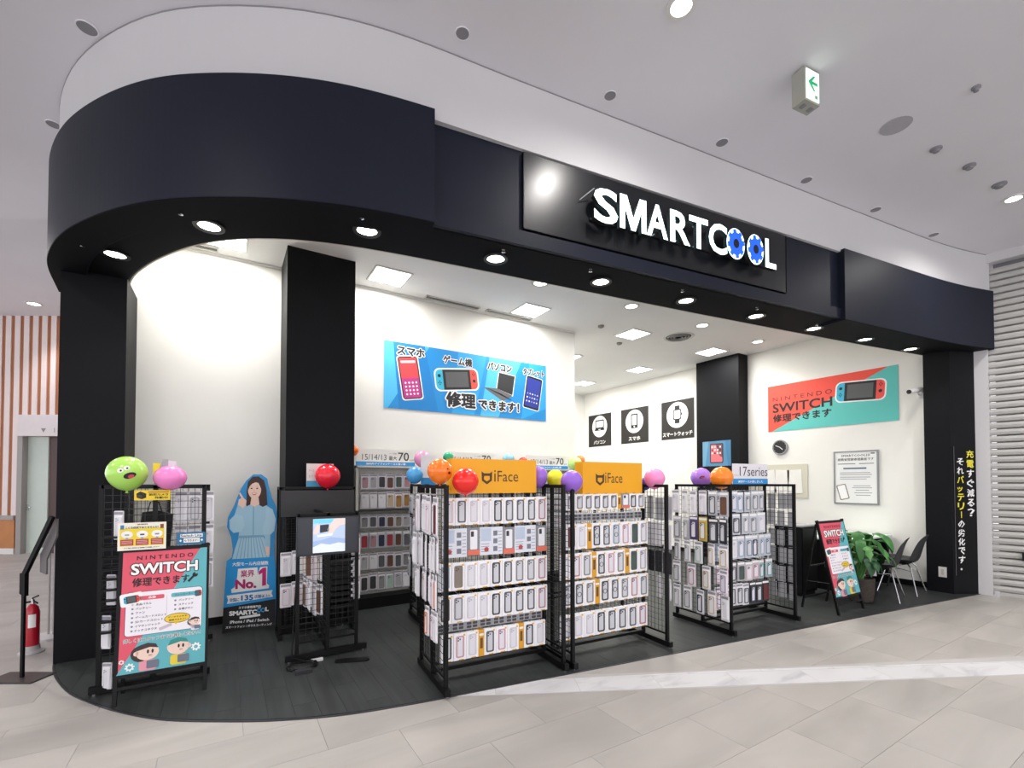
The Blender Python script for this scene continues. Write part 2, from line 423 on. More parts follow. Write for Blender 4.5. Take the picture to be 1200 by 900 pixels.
# walls of the shop
def structure(mb, name, m, parent=None):
    o = mb.obj(name, m, parent)
    if parent is None: o['kind'] = 'structure'
    return o
structure(MB().box(-1.2, 4.86, 5.88, 6.02, 0, 4.64), 'wall_back', M_WHITEWALL)
structure(MB().box(4.72, 4.86, 6.02, 10.0, 0, 4.64), 'wall_partition', M_WHITEWALL)
structure(MB().box(4.72, 8.75, 10.0, 10.15, 0, 4.64), 'wall_far', M_WHITEWALL)
structure(MB().box(8.6, 8.75, 2.42, 10.0, 0, 4.64), 'wall_right', M_WHITEWALL)
structure(MB().box(-0.78, 4.86, 5.865, 5.88, FZ, 0.09), 'baseboard_back', M_METAL)
structure(MB().box(8.585, 8.6, 2.46, 10.0, FZ, 0.09), 'baseboard_right', M_METAL)
structure(MB().box(-1.217, -0.778, 5.33, 6.25, 0, 3.37), 'pillar_left', M_PILLAR)
structure(MB().box(0.517, 1.205, 5.27, 5.88, 0, 4.0), 'pillar_middle', M_PILLAR)
structure(MB().box(8.30, 8.75, 5.17, 6.10, 0, 4.0), 'pillar_rear', M_PILLAR)
structure(MB().prism([(8.424, 2.185), (8.783, 2.016), (8.95, 2.016), (8.95, 2.47), (8.424, 2.47)], 0, 3.37), 'pillar_right', M_PILLAR)
# exterior side wall of the shop, seen only from further left
structure(MB().box(-1.30, -1.2, 6.25, 14.5, 0, 4.64), 'wall_side', M_BULK)
# shop ceiling
inn = INNER
structure(MB().prism(inn + [(8.7, 10.1), (4.75, 10.1), (4.75, 5.95), (-0.87, 6.05)], 4.0, 4.06), 'ceiling_shop', M_SHOPCEIL)
structure(MB().box(-0.75, 4.86, 5.86, 5.88, 3.975, 4.0), 'trim_3', M_SHOPCEIL)
# fascia ring, drums, bulkhead
N = 90
O = soften(resample(FASC, N), 4); I = resample(INNER, N)
structure(MB().strip(offset(O, 0.0), I, 3.37, 4.11), 'fascia', M_FASCIA)
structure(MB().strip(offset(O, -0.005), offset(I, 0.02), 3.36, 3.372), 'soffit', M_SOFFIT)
def bulk_off(P, add=0.0):
    A = offset(P, 0.045+add); B_ = offset(P, 0.03+add); out = []
    for p, a, b in zip(P, A, B_):
        t_ = min(1, max(0, (p[0]-0.9)/1.0)); t_ = t_*t_*(3-2*t_); out.append((a[0]+(b[0]-a[0])*t_, a[1]+(b[1]-a[1])*t_))
    return out
structure(MB().strip(bulk_off(O), offset(I, 0.04), 4.11, 4.64), 'wall_bulkhead', M_BULK)
structure(MB().strip(offset(I, 0.0), offset(I, -0.012), 3.37, 4.0), 'trim_4', mat('ring_liner', hexc('cfcdbf'), 0.6, noise=0.02))
fine = soften(resample(FASC, 240), 24)
left = [p for p in fine if p[0] < 1.225] + [(1.225, edge_y(1.485)+0.039)]
left = [p for p in fine if p[0] <= 1.235]
right = [p for p in fine if p[0] >= 5.80]
structure(MB().strip(offset(left, 0.10), offset(left, -0.15), 3.34, 4.14), 'fascia_drum_left', M_FASCIA)
structure(MB().strip(offset(right, 0.07), offset(right, -0.2), 3.34, 4.13), 'fascia_drum_right', M_FASCIA)
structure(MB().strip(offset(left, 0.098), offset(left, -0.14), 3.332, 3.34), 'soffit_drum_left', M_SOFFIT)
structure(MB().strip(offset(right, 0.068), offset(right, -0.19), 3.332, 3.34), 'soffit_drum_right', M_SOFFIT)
mid = [p for p in fine if 1.2 <= p[0] <= 5.85]
structure(MB().strip(offset(mid, 0.03), offset(mid, -0.02), 3.36, 3.47), 'trim_5', M_FASCIA)
# mall ceiling: low part around the shop, raised part far left
def fwpt(d, s): return (fwx*d + rtx*s, fwy*d + rty*s)
lowc = [(-16, -8), (18, -8), (18, 18), (0.5, 18), (-1.3, 6.3), fwpt(5.3, -5.0), fwpt(5.3, -16)]
structure(MB().prism(lowc, 4.64, 4.72), 'ceiling', M_CEIL)
structure(MB().prism([fwpt(4.9, -18), fwpt(4.9, -3.5), fwpt(12, -3.5), fwpt(12, -18)], 5.12, 5.2), 'ceiling_raised', M_CEIL)
structure(MB().prism([fwpt(5.3, -16), fwpt(5.3, -5.0), fwpt(5.38, -5.0), fwpt(5.38, -16)], 4.64, 5.12), 'trim_6', M_CEIL)
# shadow gap where the bulkhead meets the ceiling
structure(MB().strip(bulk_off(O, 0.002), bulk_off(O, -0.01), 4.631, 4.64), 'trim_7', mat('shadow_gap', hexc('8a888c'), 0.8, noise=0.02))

# right: white jamb and roller shutter
sd = (6.65-6.465, 5.99-6.21)
S0 = (8.80, 1.95); sdir = Vector((0.16, -1.0)).normalized()
jamb = MB(); T = Matrix.Translation((S0[0], S0[1], 0)) @ Matrix.Rotation(atan2(sdir.y, sdir.x), 4, 'Z')
jm = MB(); jm.T = T; jm.box(-0.08, 0.06, -0.02, 0.30, 0, 3.95)
structure(jm, 'trim_8', M_BULK)
jm = MB(); jm.T = T; jm.box(-0.14, 0.055, 0.03, 0.30, 3.95, 4.64); structure(jm, 'wall_end', M_BULK)
jm = MB(); jm.T = T; jm.box(-0.14, 9.0, -0.02, 0.3, 4.52, 4.64); structure(jm, 'trim_9', M_BULK)
shutter = thing('roller_shutter', 'closed light grey roller shutter beside the black end pillar', 'shutter', (S0[0], S0[1], 0), atan2(sdir.y, sdir.x))
msl = mat('shutter_slat', hexc('bdbcb8'), 0.45, noise=0.03, scale=4)
sl = MB(); z = 0.0; h = 0.092
prof = [(0.10, 0.0), (0.062, 0.012), (0.05, 0.05), (0.062, 0.088), (0.10, 0.100), (0.12, 0.100), (0.12, 0.0)]
vs = [(x, yy, zz) for x in (0.06, 8.8) for yy, zz in prof]; vs = [(a_, b_, c_*0.852) for a_, b_, c_ in vs]; n7 = len(prof)
sl.add(vs, [tuple(range(n7))[::-1], tuple(range(n7, 2*n7))] + [(i, (i+1) % n7, n7+(i+1) % n7, n7+i) for i in range(n7)])
slm = sl.mesh('slat', msl)
for k in range(48):
    o = bpy.data.objects.new('slat', slm); C.objects.link(o); o.parent = shutter; o.location = (0, 0, 0.05 + k*h)
MB().box(0.12, 8.8, 0.06, 0.13, 0.0, 0.05).obj('bottom_bar', msl, shutter)
MB().box(0.12, 8.8, 0.125, 0.16, 0.0, 4.52).obj('backing', mat('shutter_back', hexc('77767a'), 0.7, noise=0.03), shutter)
MB().box(0.33, 0.47, 0.0, 0.06, 0.50, 0.61).obj('lock_box', M_METAL, shutter)

# far left: slatted wall, lintel sign, doors
D0 = 9.84
LW = thing('wall_left', None, None, fwpt(D0, 0) + (0,), atan2(rty, rtx), kind='structure'); LW.name = 'wall_left'
mbrown = mat('brown_backing', hexc('a86a44'), 0.7, noise=0.06, scale=4); mcream = mat('cream_slat', hexc('e6d9d6'), 0.6, noise=0.02)
kx = D0/540
X = lambda p: (p-600)*kx
Z = lambda q: EYE + (565-q)*kx
MB().box(X(-160), X(22.5), 0.04, 0.2, 0, 5.2).obj('backing_panel', mbrown, LW)
MB().box(X(22.5), X(160), 0.04, 0.2, Z(511), 5.2).obj('backing_panel', mbrown, LW)
for k in range(-15, 14):
    px_ = 10 + 10.7*k + 2.2
    zb = Z(604) if px_ + 7 < 24 else Z(486)
    MB().box(X(px_), X(px_+6.3), 0.022, 0.04, zb, 5.12).obj('slat', mcream, LW)
MB().box(X(-160), X(18), -0.03, 0.04, Z(609), Z(604)).obj('wainscot_cap', mat('grey_cap', hexc('9d9a96'), 0.5, noise=0.02), LW)
for a in (-160, -100, -41):
    MB().box(X(a)+0.004, X(a+59)-0.004, 0.0, 0.04, 0.12, Z(609)).obj('wainscot_panel', mat('orange_wood', hexc('b8763a'), 0.45, noise=0.12, scale=3), LW)
MB().box(X(-160), X(18), -0.01, 0.04, 0, 0.12).obj('skirting', M_TRIM, LW)
lint = MB().box(X(22), X(140), -0.04, 0.04, Z(511), Z(486)).obj('lintel', mat('lintel_white', hexc('dcd6d6'), 0.6, noise=0.02), LW)
sg = Sign(lint, -0.0405)
sg.poly([(X(49), Z(502)), (X(52), Z(507)), (X(55), Z(502))], ink('8a8486')); sg.text('1', X(64.5), Z(507), 0.12, ink('8a8486'), height=0.1); sg.done()
drz = Z(511)
d1 = tag(MB().box(X(26.5), X(50.5), 0.10, 0.14, 0, drz).obj('door_1', mat('pale_green_door', hexc('c6d2c8'), 0.5, noise=0.02)), kind='structure'); d1.location = LW.location; d1.rotation_euler = LW.rotation_euler
dh = MB().box(X(28), X(32), 0.06, 0.10, 0.98, 1.0); dh.box(X(28), X(29), 0.06, 0.10, 0.92, 1.05); dh.obj('door_handle', M_CHROME, d1)
d2 = tag(MB().box(X(51), X(92), 0.12, 0.16, 0, drz).obj('door_2', mat('dark_brown_door', hexc('4a302c'), 0.5, noise=0.06)), kind='structure'); d2.location = LW.location; d2.rotation_euler = LW.rotation_euler
fr = MB(); fr.box(X(20.5), X(26.5), -0.02, 0.14, 0, drz); fr.obj('door_frame', mat('door_frame_grey', hexc('98938f'), 0.5, noise=0.02), LW)
MB().box(X(92), X(160), 0.0, 0.2, 0, drz).obj('backing_panel', mcream, LW)
# ================================================================ LAMPS
def ordn(i): return ['first', 'second', 'third', 'fourth', 'fifth', 'sixth', 'seventh', 'eighth', 'ninth', 'tenth', 'eleventh', 'twelfth'][i]
m_frame = MB(); m_frame.lathe([(0.044, 0.0), (0.062, 0.0), (0.062, 0.012), (0.044, 0.03)], n=20, caps=False)
ringb = m_frame.mesh('trim_ring', M_TRIMB); ringw = m_frame.mesh('trim_ring', M_TRIM)
bulb = MB().lathe([(0.0, 0.002), (0.03, 0.004), (0.046, 0.010)], n=20, caps=False).mesh('bulb', M_GLOW)
def lamp(name, label, loc, ring, group, power, kind='spot', s=1.0, col=(1, 0.95, 0.86), cone=105):
    t = thing(name, label, 'ceiling light', loc, 0, group)
    for me in (ring, bulb):
        o = bpy.data.objects.new(me.name.split('.')[0], me); C.objects.link(o); o.parent = t; o.location = (0, 0, -0.012); o.scale = (s, s, 1)
    if power: spot(name + '_light', (0, 0, -0.03), power, cone, 0.9, 0.045, col, t)
    return t
SOFL = [(-0.777, 4.786), (-0.124, 3.901), (0.848, 3.365), (1.852, 3.239), (2.882, 3.112), (3.913, 2.986), (4.931, 2.861), (5.918, 2.733), (6.927, 2.600), (7.960, 2.462)]
for i, (x, y) in enumerate(SOFL):
    lamp('downlight', f'warm round downlight in the black soffit, {ordn(i)} from the left end', (x, y, 3.36), ringb, 'downlights in the black soffit', LIGHT_SOFFIT*8, s=1.6)
# sprinkler heads between them
SPR = [(97, 284), (212, 246), (424, 251), (590, 291), (692, 314), (800, 338), (887, 359), (957, 378)]
def rayp(px, py):
    a = (px-600)/540; b = -(py-553.7)/540; P = radians(1.2)
    return (fwx*cos(P) + a*rtx - b*fwx*sin(P), fwy*cos(P) + a*rty - b*fwy*sin(P), sin(P) + b*cos(P))
def onz(px, py, z):
    r = rayp(px, py); t = (z-EYE)/r[2]; return (r[0]*t, r[1]*t)
def onplane(px, py, p, d):
    r = rayp(px, py); den = r[0]*d[1]-r[1]*d[0]; t = (p[0]*d[1]-p[1]*d[0])/den
    return Vector((r[0]*t, r[1]*t, EYE + r[2]*t))
spr = MB().lathe([(0.012, 0.0), (0.012, -0.012), (0.005, -0.016), (0.005, -0.03), (0.016, -0.032), (0.0, -0.036)], n=10).mesh('sprinkler', M_CHROME)
for i, q in enumerate(SPR):
    x, y = onz(q[0], q[1], 3.36); o = bpy.data.objects.new('sprinkler_head', spr); C.objects.link(o); o.location = (x, y, 3.36)
    tag(o, f'small chrome sprinkler head in front of the {ordn(i)} soffit downlight from the left', 'sprinkler', 'sprinklers in the soffit')
RND = [(3.279, 4.62), (4.801, 4.565), (6.339, 4.542), (7.899, 4.557), (5.802, 6.95), (1.75, 4.62)]
for i, (x, y) in enumerate(RND[:5]):
    lab = f'white round recessed lamp in the shop ceiling, {ordn(i)} from the left of its row' if i < 4 else 'white round recessed lamp deep in the back room ceiling'
    lamp('round_ceiling_lamp', lab, (x, y, 4.0), ringw, 'round lamps in the shop ceiling', LIGHT_ROUND*8, s=1.8, cone=130)
SQ = [(-0.05, 5.45), (1.64, 5.43), (3.69, 5.45), (5.74, 5.43), (7.77, 5.39), (7.67, 7.08), (7.56, 8.79), (5.7, 8.9), (5.7, 7.1)]  # last two panels are unseen, there to light the back room
lab = ['glowing square ceiling panel at the left end over the curved soffit', 'glowing square ceiling panel just right of the tall black pillar', 'glowing square ceiling panel above the blue repair poster', 'glowing square ceiling panel left of the round air diffuser', 'glowing square ceiling panel beside the rear black pillar', 'glowing square ceiling panel over the three black icon signs', 'farthest glowing square ceiling panel in the back room', 'glowing square ceiling panel hidden in the back room corner', 'glowing square ceiling panel in the back room behind the partition']
for i, (x, y) in enumerate(SQ):
    t = thing('square_ceiling_light', lab[i], 'ceiling light', (x, y, 4.0), 0, 'square panels in the shop ceiling') if i < 7 else thing('square_ceiling_light', None, None, (x, y, 4.0), 0, kind='structure')
    h = 0.2
    f = MB(); f.ring([(-h-.02, -h-.02), (h+.02, -h-.02), (h+.02, h+.02), (-h-.02, h+.02)], [(-h, -h), (h, -h), (h, h), (-h, h)], 0, 0.012); f.v = [(a, c, -b) for a, b, c in f.v]
    f.obj('frame', M_TRIM, t)
    for a in (-1, 1):
        for b in (-1, 1):
            MB().box(a*0.1-0.094, a*0.1+0.094, b*0.1-0.094, b*0.1+0.094, -0.009, -0.002).obj('diffuser', M_GLOWC, t)
    g = MB(); g.box(-0.006, 0.006, -h, h, -0.012, -0.002); g.box(-h, h, -0.006, 0.006, -0.012, -0.002); g.obj('louvre', M_TRIM, t)
    area('square_panel_light', (0, 0, -0.03), 0.4, LIGHT_SQUARE, (1, 0.975, 0.93), parent=t)
# air vents in the shop ceiling
t = thing('air_diffuser', 'round white air diffuser with grey rings in the shop ceiling', 'air vent', (6.50, 5.12, 4.0))
mg = mat('diffuser_grey', hexc('8f8f8d'), 0.5, noise=0.02); md = mat('diffuser_dark', hexc('3a3a3b'), 0.6, noise=0.02)
MB().lathe([(0.26, 0.0), (0.25, -0.012), (0.21, -0.008), (0.21, 0.0)], n=28, caps=False).obj('outer_ring', M_TRIM, t)
MB().lathe([(0.0, -0.003), (0.205, -0.003)], n=28).obj('throat', md, t)
for r in (0.17, 0.12, 0.07): MB().lathe([(r+0.018, -0.004), (r+0.008, -0.028), (r-0.016, -0.014), (r-0.014, -0.010), (r+0.008, -0.02)], n=28, caps=False).obj('cone', mg, t)
for i, (x0, x1) in enumerate(((2.22, 3.02), (3.14, 3.90), (-0.62, -0.1))):
    t = thing('slot_vent', ['long dark slot vent above the left half of the blue poster', 'long dark slot vent above the right half of the blue poster', 'long slot vent over the curved soffit at the left'][i], 'air vent', ((x0+x1)/2, 5.76, 4.0), 0, 'slot vents along the back wall')
    L = (x1-x0)/2
    f = MB(); f.box(-L, L, -0.05, -0.035, -0.014, 0); f.box(-L, L, 0.035, 0.05, -0.014, 0); f.box(-L, -L+0.01, -0.05, 0.05, -0.014, 0); f.box(L-0.01, L, -0.05, 0.05, -0.014, 0); f.obj('frame', M_TRIM, t)
    MB().box(-L, L, -0.035, 0.035, -0.004, -0.001).obj('slot', md, t); MB().box(-L, L, -0.004, 0.004, -0.012, -0.003).obj('blade', mg, t)
for i, (x, y) in enumerate(((5.9, 5.9), (5.0, 5.4))):
    o = MB().lathe([(0.05, 0.0), (0.048, -0.02), (0.03, -0.035), (0.0, -0.036)], (0, 0, 0), 16).obj('smoke_detector', mg, None, (x, y, 4.0))
    tag(o, ['grey round smoke detector in the shop ceiling below the air diffuser', 'small dark sensor in the shop ceiling near the wall end'][i], 'detector')

# mall ceiling fittings
MALL = [(-0.845, 4.163, 0.055), (-1.31, 5.453, 0.05), (1.357, 2.84, 0.045), (2.591, 2.681, 0.045), (3.824, 2.519, 0.05), (5.043, 2.381, 0.05), (6.262, 2.228, 0.05), (7.522, 2.076, 0.05)]
mdk = mat('recess_grey', hexc('86858a'), 0.7, noise=0.03)
for i, (x, y, r) in enumerate(MALL):
    t = thing('unlit_ceiling_lamp', f'unlit grey recessed lamp in the mall ceiling above the bulkhead, {ordn(i)} from the left', 'ceiling light', (x, y, 4.64), 0, 'unlit recessed lamps around the shop front')
    MB().lathe([(r+0.008, 0.0), (r+0.006, -0.006), (r, -0.004), (r, 0.0)], n=20, caps=False).obj('trim_ring', M_CEIL, t); MB().lathe([(0.0, -0.001), (r, -0.003)], n=20, caps=False).obj('lens', mdk, t)
for i, (x, y, r, dx) in enumerate([(4.984, 1.103, 0.03, 0), (5.59, 1.513, 0.045, 0), (6.172, 1.425, 0.05, 0), (6.828, 1.354, 0.06, 0)]):
    o = MB().lathe([(r, 0.0), (r, -0.012), (r*0.6, -0.02), (r*0.55, -0.035), (0.0, -0.04)], (0, 0, 0), 16).obj('ceiling_sensor', mdk, None, (x, y, 4.64))
    tag(o, ['tiny dark ceiling sensor right of the exit sign', 'small grey ceiling sensor right of the round speaker', 'ceiling sensor between the speaker and the bright lamp', 'round grey ceiling sensor beside the bright right lamp'][i], 'sensor')
o = MB().lathe([(0.115, 0.0), (0.112, -0.005), (0.10, -0.004), (0.0, -0.003)], n=28).obj('ceiling_speaker', mat('speaker_grille', hexc('aeadb2'), 0.7, noise=0.06, scale=90), None, (4.93, 1.596, 4.64))
tag(o, 'large round ceiling speaker grille right of the exit sign', 'speaker')
for i, (x, y) in enumerate([(2.49, 1.92), (7.30, 1.34)]):
    lamp('mall_downlight', ['bright round mall lamp at the top edge above the shop sign', 'bright round mall lamp at the right edge above the shutter'][i], (x, y, 4.64), ringw, 'lit mall downlights', LIGHT_MALL*2.4, s=1.5, col=(1, 0.96, 0.93), cone=165)
for i, (x, y) in enumerate([(-2.1, 1.9), (-2.3, -2.2), (1.5, -1.2), (4.5, -1.4), (7.5, -1.6), (-4.6, 5.2), (-3.2, 8.2)]):  # added lamps out of view, they brighten the floor and the goods' fronts
    tag(lamp('mall_downlight', None, (x, y, 4.64), ringw, None, LIGHT_MALL*4, s=1.5, col=(1, 0.95, 0.93), cone=165), kind='structure').pop('category', None)
q = fwpt(9.2, -9.62)
lamp('mall_downlight', 'bright round lamp above the striped wall at the far left', (q[0], q[1], 5.12), ringw, 'lit mall downlights', LIGHT_MALL*3, s=2.2, col=(1, 0.93, 0.93))

# exit sign
t = thing('exit_sign', 'green and white arrow exit sign on the mall ceiling', 'sign', (3.705, 1.70, 4.64), radians(-8))
t.scale = (1, 1, 0.88)
gbox = mat('exit_grey', hexc('a7a79c'), 0.5, noise=0.02)
MB().box(-0.085, 0.085, 0.0, 0.10, -0.30, -0.012).obj('housing', gbox, t); MB().box(-0.06, 0.06, 0.02, 0.08, -0.012, 0).obj('bracket', gbox, t)
for dx in (-0.05, 0.03): MB().box(dx, dx+0.03, 0.03, 0.07, -0.308, -0.30).obj('test_button', mdk, t)
f = MB().box(-0.072, 0.072, -0.006, 0.0, -0.283, -0.03).obj('face_plate', mat('exit_face', hexc('dff2e2'), 0.4, emit=0.9), t)
s = Sign(f, -0.0065); g = mat('exit_green', hexc('12a36a'), 0.4, emit=0.5)
s.poly([(-0.055, -0.14), (0.005, -0.075), (0.028, -0.075), (-0.012, -0.125), (0.05, -0.125), (0.05, -0.152), (-0.012, -0.152), (0.028, -0.205), (0.005, -0.205)], g, 1, 'arrow')
s.rect(0.02, 0.05, -0.265, -0.235, mat('exit_pale', hexc('8fcfa8'), 0.5), 1, 'mark'); s.done()
# motion of the drum: nothing else on the fascia but the sign panel
FD = radians(-7.96)
P0 = Vector((1.93, edge_y(1.93)-0.016, 0)); LP = 3.02
panel = thing('shop_sign_panel', 'glossy black sign panel on the fascia behind the lit letters', 'sign panel', (P0.x, P0.y, 3.49), FD)
MB().box(0, LP, -0.012, 0.03, 0, 0.60).obj('board', M_PANEL, panel)
pe = MB(); pe.box(0, LP, -0.016, -0.012, 0, 0.006); pe.box(0, 0.006, -0.016, -0.012, 0, 0.60); pe.box(LP-0.006, LP, -0.016, -0.012, 0, 0.6); pe.obj('edging', M_METAL, panel)
sign = thing('illuminated_sign', 'white lit channel letters with two blue gear shapes on the black fascia', 'sign', (P0.x, P0.y, 3.49), FD)
m_face = mat('letter_face', (0.80, 0.97, 0.97), 0.4, emit=1.9); m_side = mat('letter_side', hexc('0d1013'), 0.5, noise=0.03); m_blue = mat('gear_blue', hexc('1f63f0'), 0.4, emit=0.55)
m_halo = mat('letter_back_led', (0.35, 0.85, 0.9), 0.5, emit=0.7)
words = [('S', 0.585, 0.815), ('M', 0.84, 1.11), ('A', 1.118, 1.345), ('R', 1.375, 1.60), ('T', 1.595, 1.815), ('C', 1.83, 2.055), (None, 2.055, 2.285), (None, 2.325, 2.545), ('L', 2.575, 2.725)]
ZB, ZT = 0.145, 0.43
for ch, a, b in words:
    a -= 0.005; yb, yf = -0.075, -0.115
    if ch:
        if ch == 'M':
            vs = [(0, 0), (.19, 0), (.19, .62), (.42, 0), (.58, 0), (.81, .62), (.81, 0), (1, 0), (1, 1), (.74, 1), (.50, .36), (.26, 1), (0, 1)]
            fs = [(0, 1, 2, 11, 12), (2, 3, 10, 11), (3, 4, 10), (4, 5, 9, 10), (5, 6, 7, 8, 9)]
        else: vs, fs = text_mesh(ch, 0.022)
        if 1:
           x0 = min(v[0] for v in vs); x1 = max(v[0] for v in vs); y0 = min(v[1] for v in vs); y1 = max(v[1] for v in vs)
        pts = [(a + (v[0]-x0)/(x1-x0)*(b-a), ZB + (v[1]-y0)/(y1-y0)*(ZT-ZB)) for v in vs]
        from collections import Counter
        ec = Counter(); dirs = {}
        for f_ in fs:
            for i in range(len(f_)):
                e = (f_[i], f_[(i+1) % len(f_)]); ec[tuple(sorted(e))] += 1; dirs[tuple(sorted(e))] = e
        L = MB().add([(x, yf, z) for x, z in pts], fs).obj('letter_' + ch.lower() if False else 'letter', m_face, sign)
        sd_ = MB(); n = len(pts); sd_.v = [(x, yf+0.001, z) for x, z in pts] + [(x, yb, z) for x, z in pts]
        sd_.f = [(e[0], e[1], e[1]+n, e[0]+n) for k, e in dirs.items() if ec[k] == 1]
        sd_.obj('letter_return', m_side, L)
        MB().add([(x, yb, z) for x, z in pts], fs).obj('letter_back', m_side, L)
        for zz in (ZB+0.05, ZT-0.05): MB().tube([((a+b)/2, -0.012, zz), ((a+b)/2, yb, zz)], 0.005, 6).obj('standoff', M_CHROME, L)
    else:
        cx, cz, rx, rz = (a+b)/2, (ZB+ZT)/2, (b-a)/2, (ZT-ZB)/2+0.004
        out = circ(cx, cz, rx, 32, rz); L = MB().slab(out, yf+0.001, yb).obj('letter_o', m_side, sign)
        MB().add([(x, yf, z) for x, z in out], [tuple(range(32))]).obj('letter_face', m_face, L)
        gp_ = [(cx + (x-cx), cz + (z-cz)*rz/rx) for x, z in gear(cx, cz, rx*0.93, 8, 0.2)]
        MB().slab(gp_, yf-0.006, yf-0.0005).obj('gear', m_blue, L)
        MB().slab(circ(cx, cz, rx*0.3, 20, rz*0.3), yf-0.008, yf-0.006).obj('gear_hole', m_side, L)
MB().tube([(0.50, -0.03, 0.34), (0.60, -0.09, 0.425)], 0.004, 6).obj('cable', M_WIREL, sign)
MB().box(0.60, 2.72, -0.03, -0.012, 0.20, 0.215).obj('mounting_rail', m_side, sign)
area('sign_halo', (1.65, -0.045, 0.285), 2.1, 0.8, (0.6, 0.95, 1.0), (radians(-90), 0, 0), sy=0.22, parent=sign)

# ================================================================ WALL SIGNS
def board(name, label, cat, loc, rotz, w, h, m, th=0.004, group=None):
    t = thing(name, label, cat, loc, rotz, group)
    b = MB().box(0, w, -th, 0, 0, h).obj('backing', m, t); return t, Sign(t, -th)
W_ = ink('f4f4f2'); K_ = ink('1b1a1c'); BK = ink('26252a')
# blue repair poster on the back wall (2.56 x 0.875)
t, s = board('repair_poster', 'wide blue poster of phone, console, laptop and tablet on the back wall', 'poster', (1.705, 5.876, 2.487), 0, 2.565, 0.875, ink('1f8fd6'))
w_, h_ = 2.565, 0.875
c1, c2, c3 = ink('2fa6e6'), ink('53bdf0'), ink('1882cc')
s.poly([(0, h_), (0.62, h_), (0.05, 0), (0, 0)], c2, 1, '+background'); s.poly([(0.12, h_), (0.55, h_), (0.75, 0), (0.2, 0)], c3, 1.5, '+background')
s.poly([(1.05, h_), (1.5, h_), (1.3, 0), (0.95, 0)], c1, 1, '+background'); s.poly([(1.55, h_), (2.1, h_), (1.7, 0), (1.4, 0)], c2, 1, '+background')
s.poly([(2.25, h_), (w_, h_), (w_, 0.2), (2.1, 0)], c1, 1, '+background')
def turned(pts, cx, cz, a):
    return [(cx + (x-cx)*cos(a) - (z-cz)*sin(a), cz + (x-cx)*sin(a) + (z-cz)*cos(a)) for x, z in pts]
# phone
a = radians(9)
s.poly(turned(rrect(0.20, 0.50, 0.13, 0.72, 0.04), .35, .42, a), W_, 2, 'phone_outline'); s.poly(turned(rrect(0.215, 0.485, 0.145, 0.705, 0.035), .35, .42, a), K_, 3, 'phone_body')
s.poly(turned([(0.23, 0.16), (0.47, 0.16), (0.47, 0.42), (0.23, 0.42)], .35, .42, a), ink('c2388c'), 4, 'phone_screen'); s.poly(turned([(0.23, 0.42), (0.47, 0.42), (0.47, 0.69), (0.23, 0.69)], .35, .42, a), ink('f04a50'), 4, 'phone_screen')
s.poly(turned([(0.25, 0.62), (0.45, 0.62), (0.45, 0.65), (0.25, 0.65)], .35, .42, a), W_, 5, 'phone_icons')
for r in range(4):
    for c in range(4): s.poly(turned(circ(0.275+c*0.05, 0.21+r*0.05, 0.014, 8), .35, .42, a), W_, 5, 'phone_icons')
# console
def console(s, cx, cz, w, h, a, L, out=True):
    P = lambda pts: turned(pts, cx, cz, a)
    if out: s.poly(P(rrect(cx-w/2-.02, cx+w/2+.02, cz-h/2-.02, cz+h/2+.02, h*.28)), W_, L, 'console_outline')
    s.poly(P(rrect(cx-w/2, cx, cz-h/2, cz+h/2, h*.24)), ink('35b6d8'), L+1, 'console_left_grip'); s.poly(P(rrect(cx, cx+w/2, cz-h/2, cz+h/2, h*.24)), ink('f0524a'), L+1, 'console_right_grip')
    s.poly(P([(cx-w*.33, cz-h/2), (cx+w*.33, cz-h/2), (cx+w*.33, cz+h/2), (cx-w*.33, cz+h/2)]), K_, L+2, 'console_body')
    s.poly(P([(cx-w*.27, cz-h*.38), (cx+w*.27, cz-h*.38), (cx+w*.27, cz+h*.38), (cx-w*.27, cz+h*.38)]), ink('56585a'), L+3, 'console_screen')
    for sx, dz in ((-1, .2), (1, -.08)): s.poly(P(circ(cx+sx*w*.415, cz+h*dz, h*.085, 12)), K_, L+2, 'console_buttons')
    for sx, dz in ((-1, -.15), (1, .26)):
        for ddx, ddz in ((0, .08), (0, -.08), (.025, 0), (-.025, 0)): s.poly(P(circ(cx+sx*w*.415+ddx*w, cz+h*(dz+ddz), h*.035, 6)), K_, L+2, 'console_buttons')
console(s, 1.03, 0.48, 0.64, 0.28, radians(7), 2)
# laptop
s.poly([(1.70, 0.68), (2.00, 0.65), (1.95, 0.33), (1.66, 0.42)], W_, 2, 'laptop_outline'); s.poly([(1.71, 0.665), (1.985, 0.638), (1.94, 0.35), (1.675, 0.425)], ink('2f3133'), 3, 'laptop_screen')
s.poly([(1.45, 0.42), (1.675, 0.425), (1.94, 0.345), (1.78, 0.24)], ink('6c6e70'), 3, 'laptop_keyboard')
for k in range(4): s.poly([(1.50+k*.06, 0.412-k*.02), (1.52+k*.06, 0.413-k*.02), (1.78+k*.05, 0.345-k*.022), (1.76+k*.05, 0.34-k*.022)], ink('2f3133'), 4, 'laptop_keys')
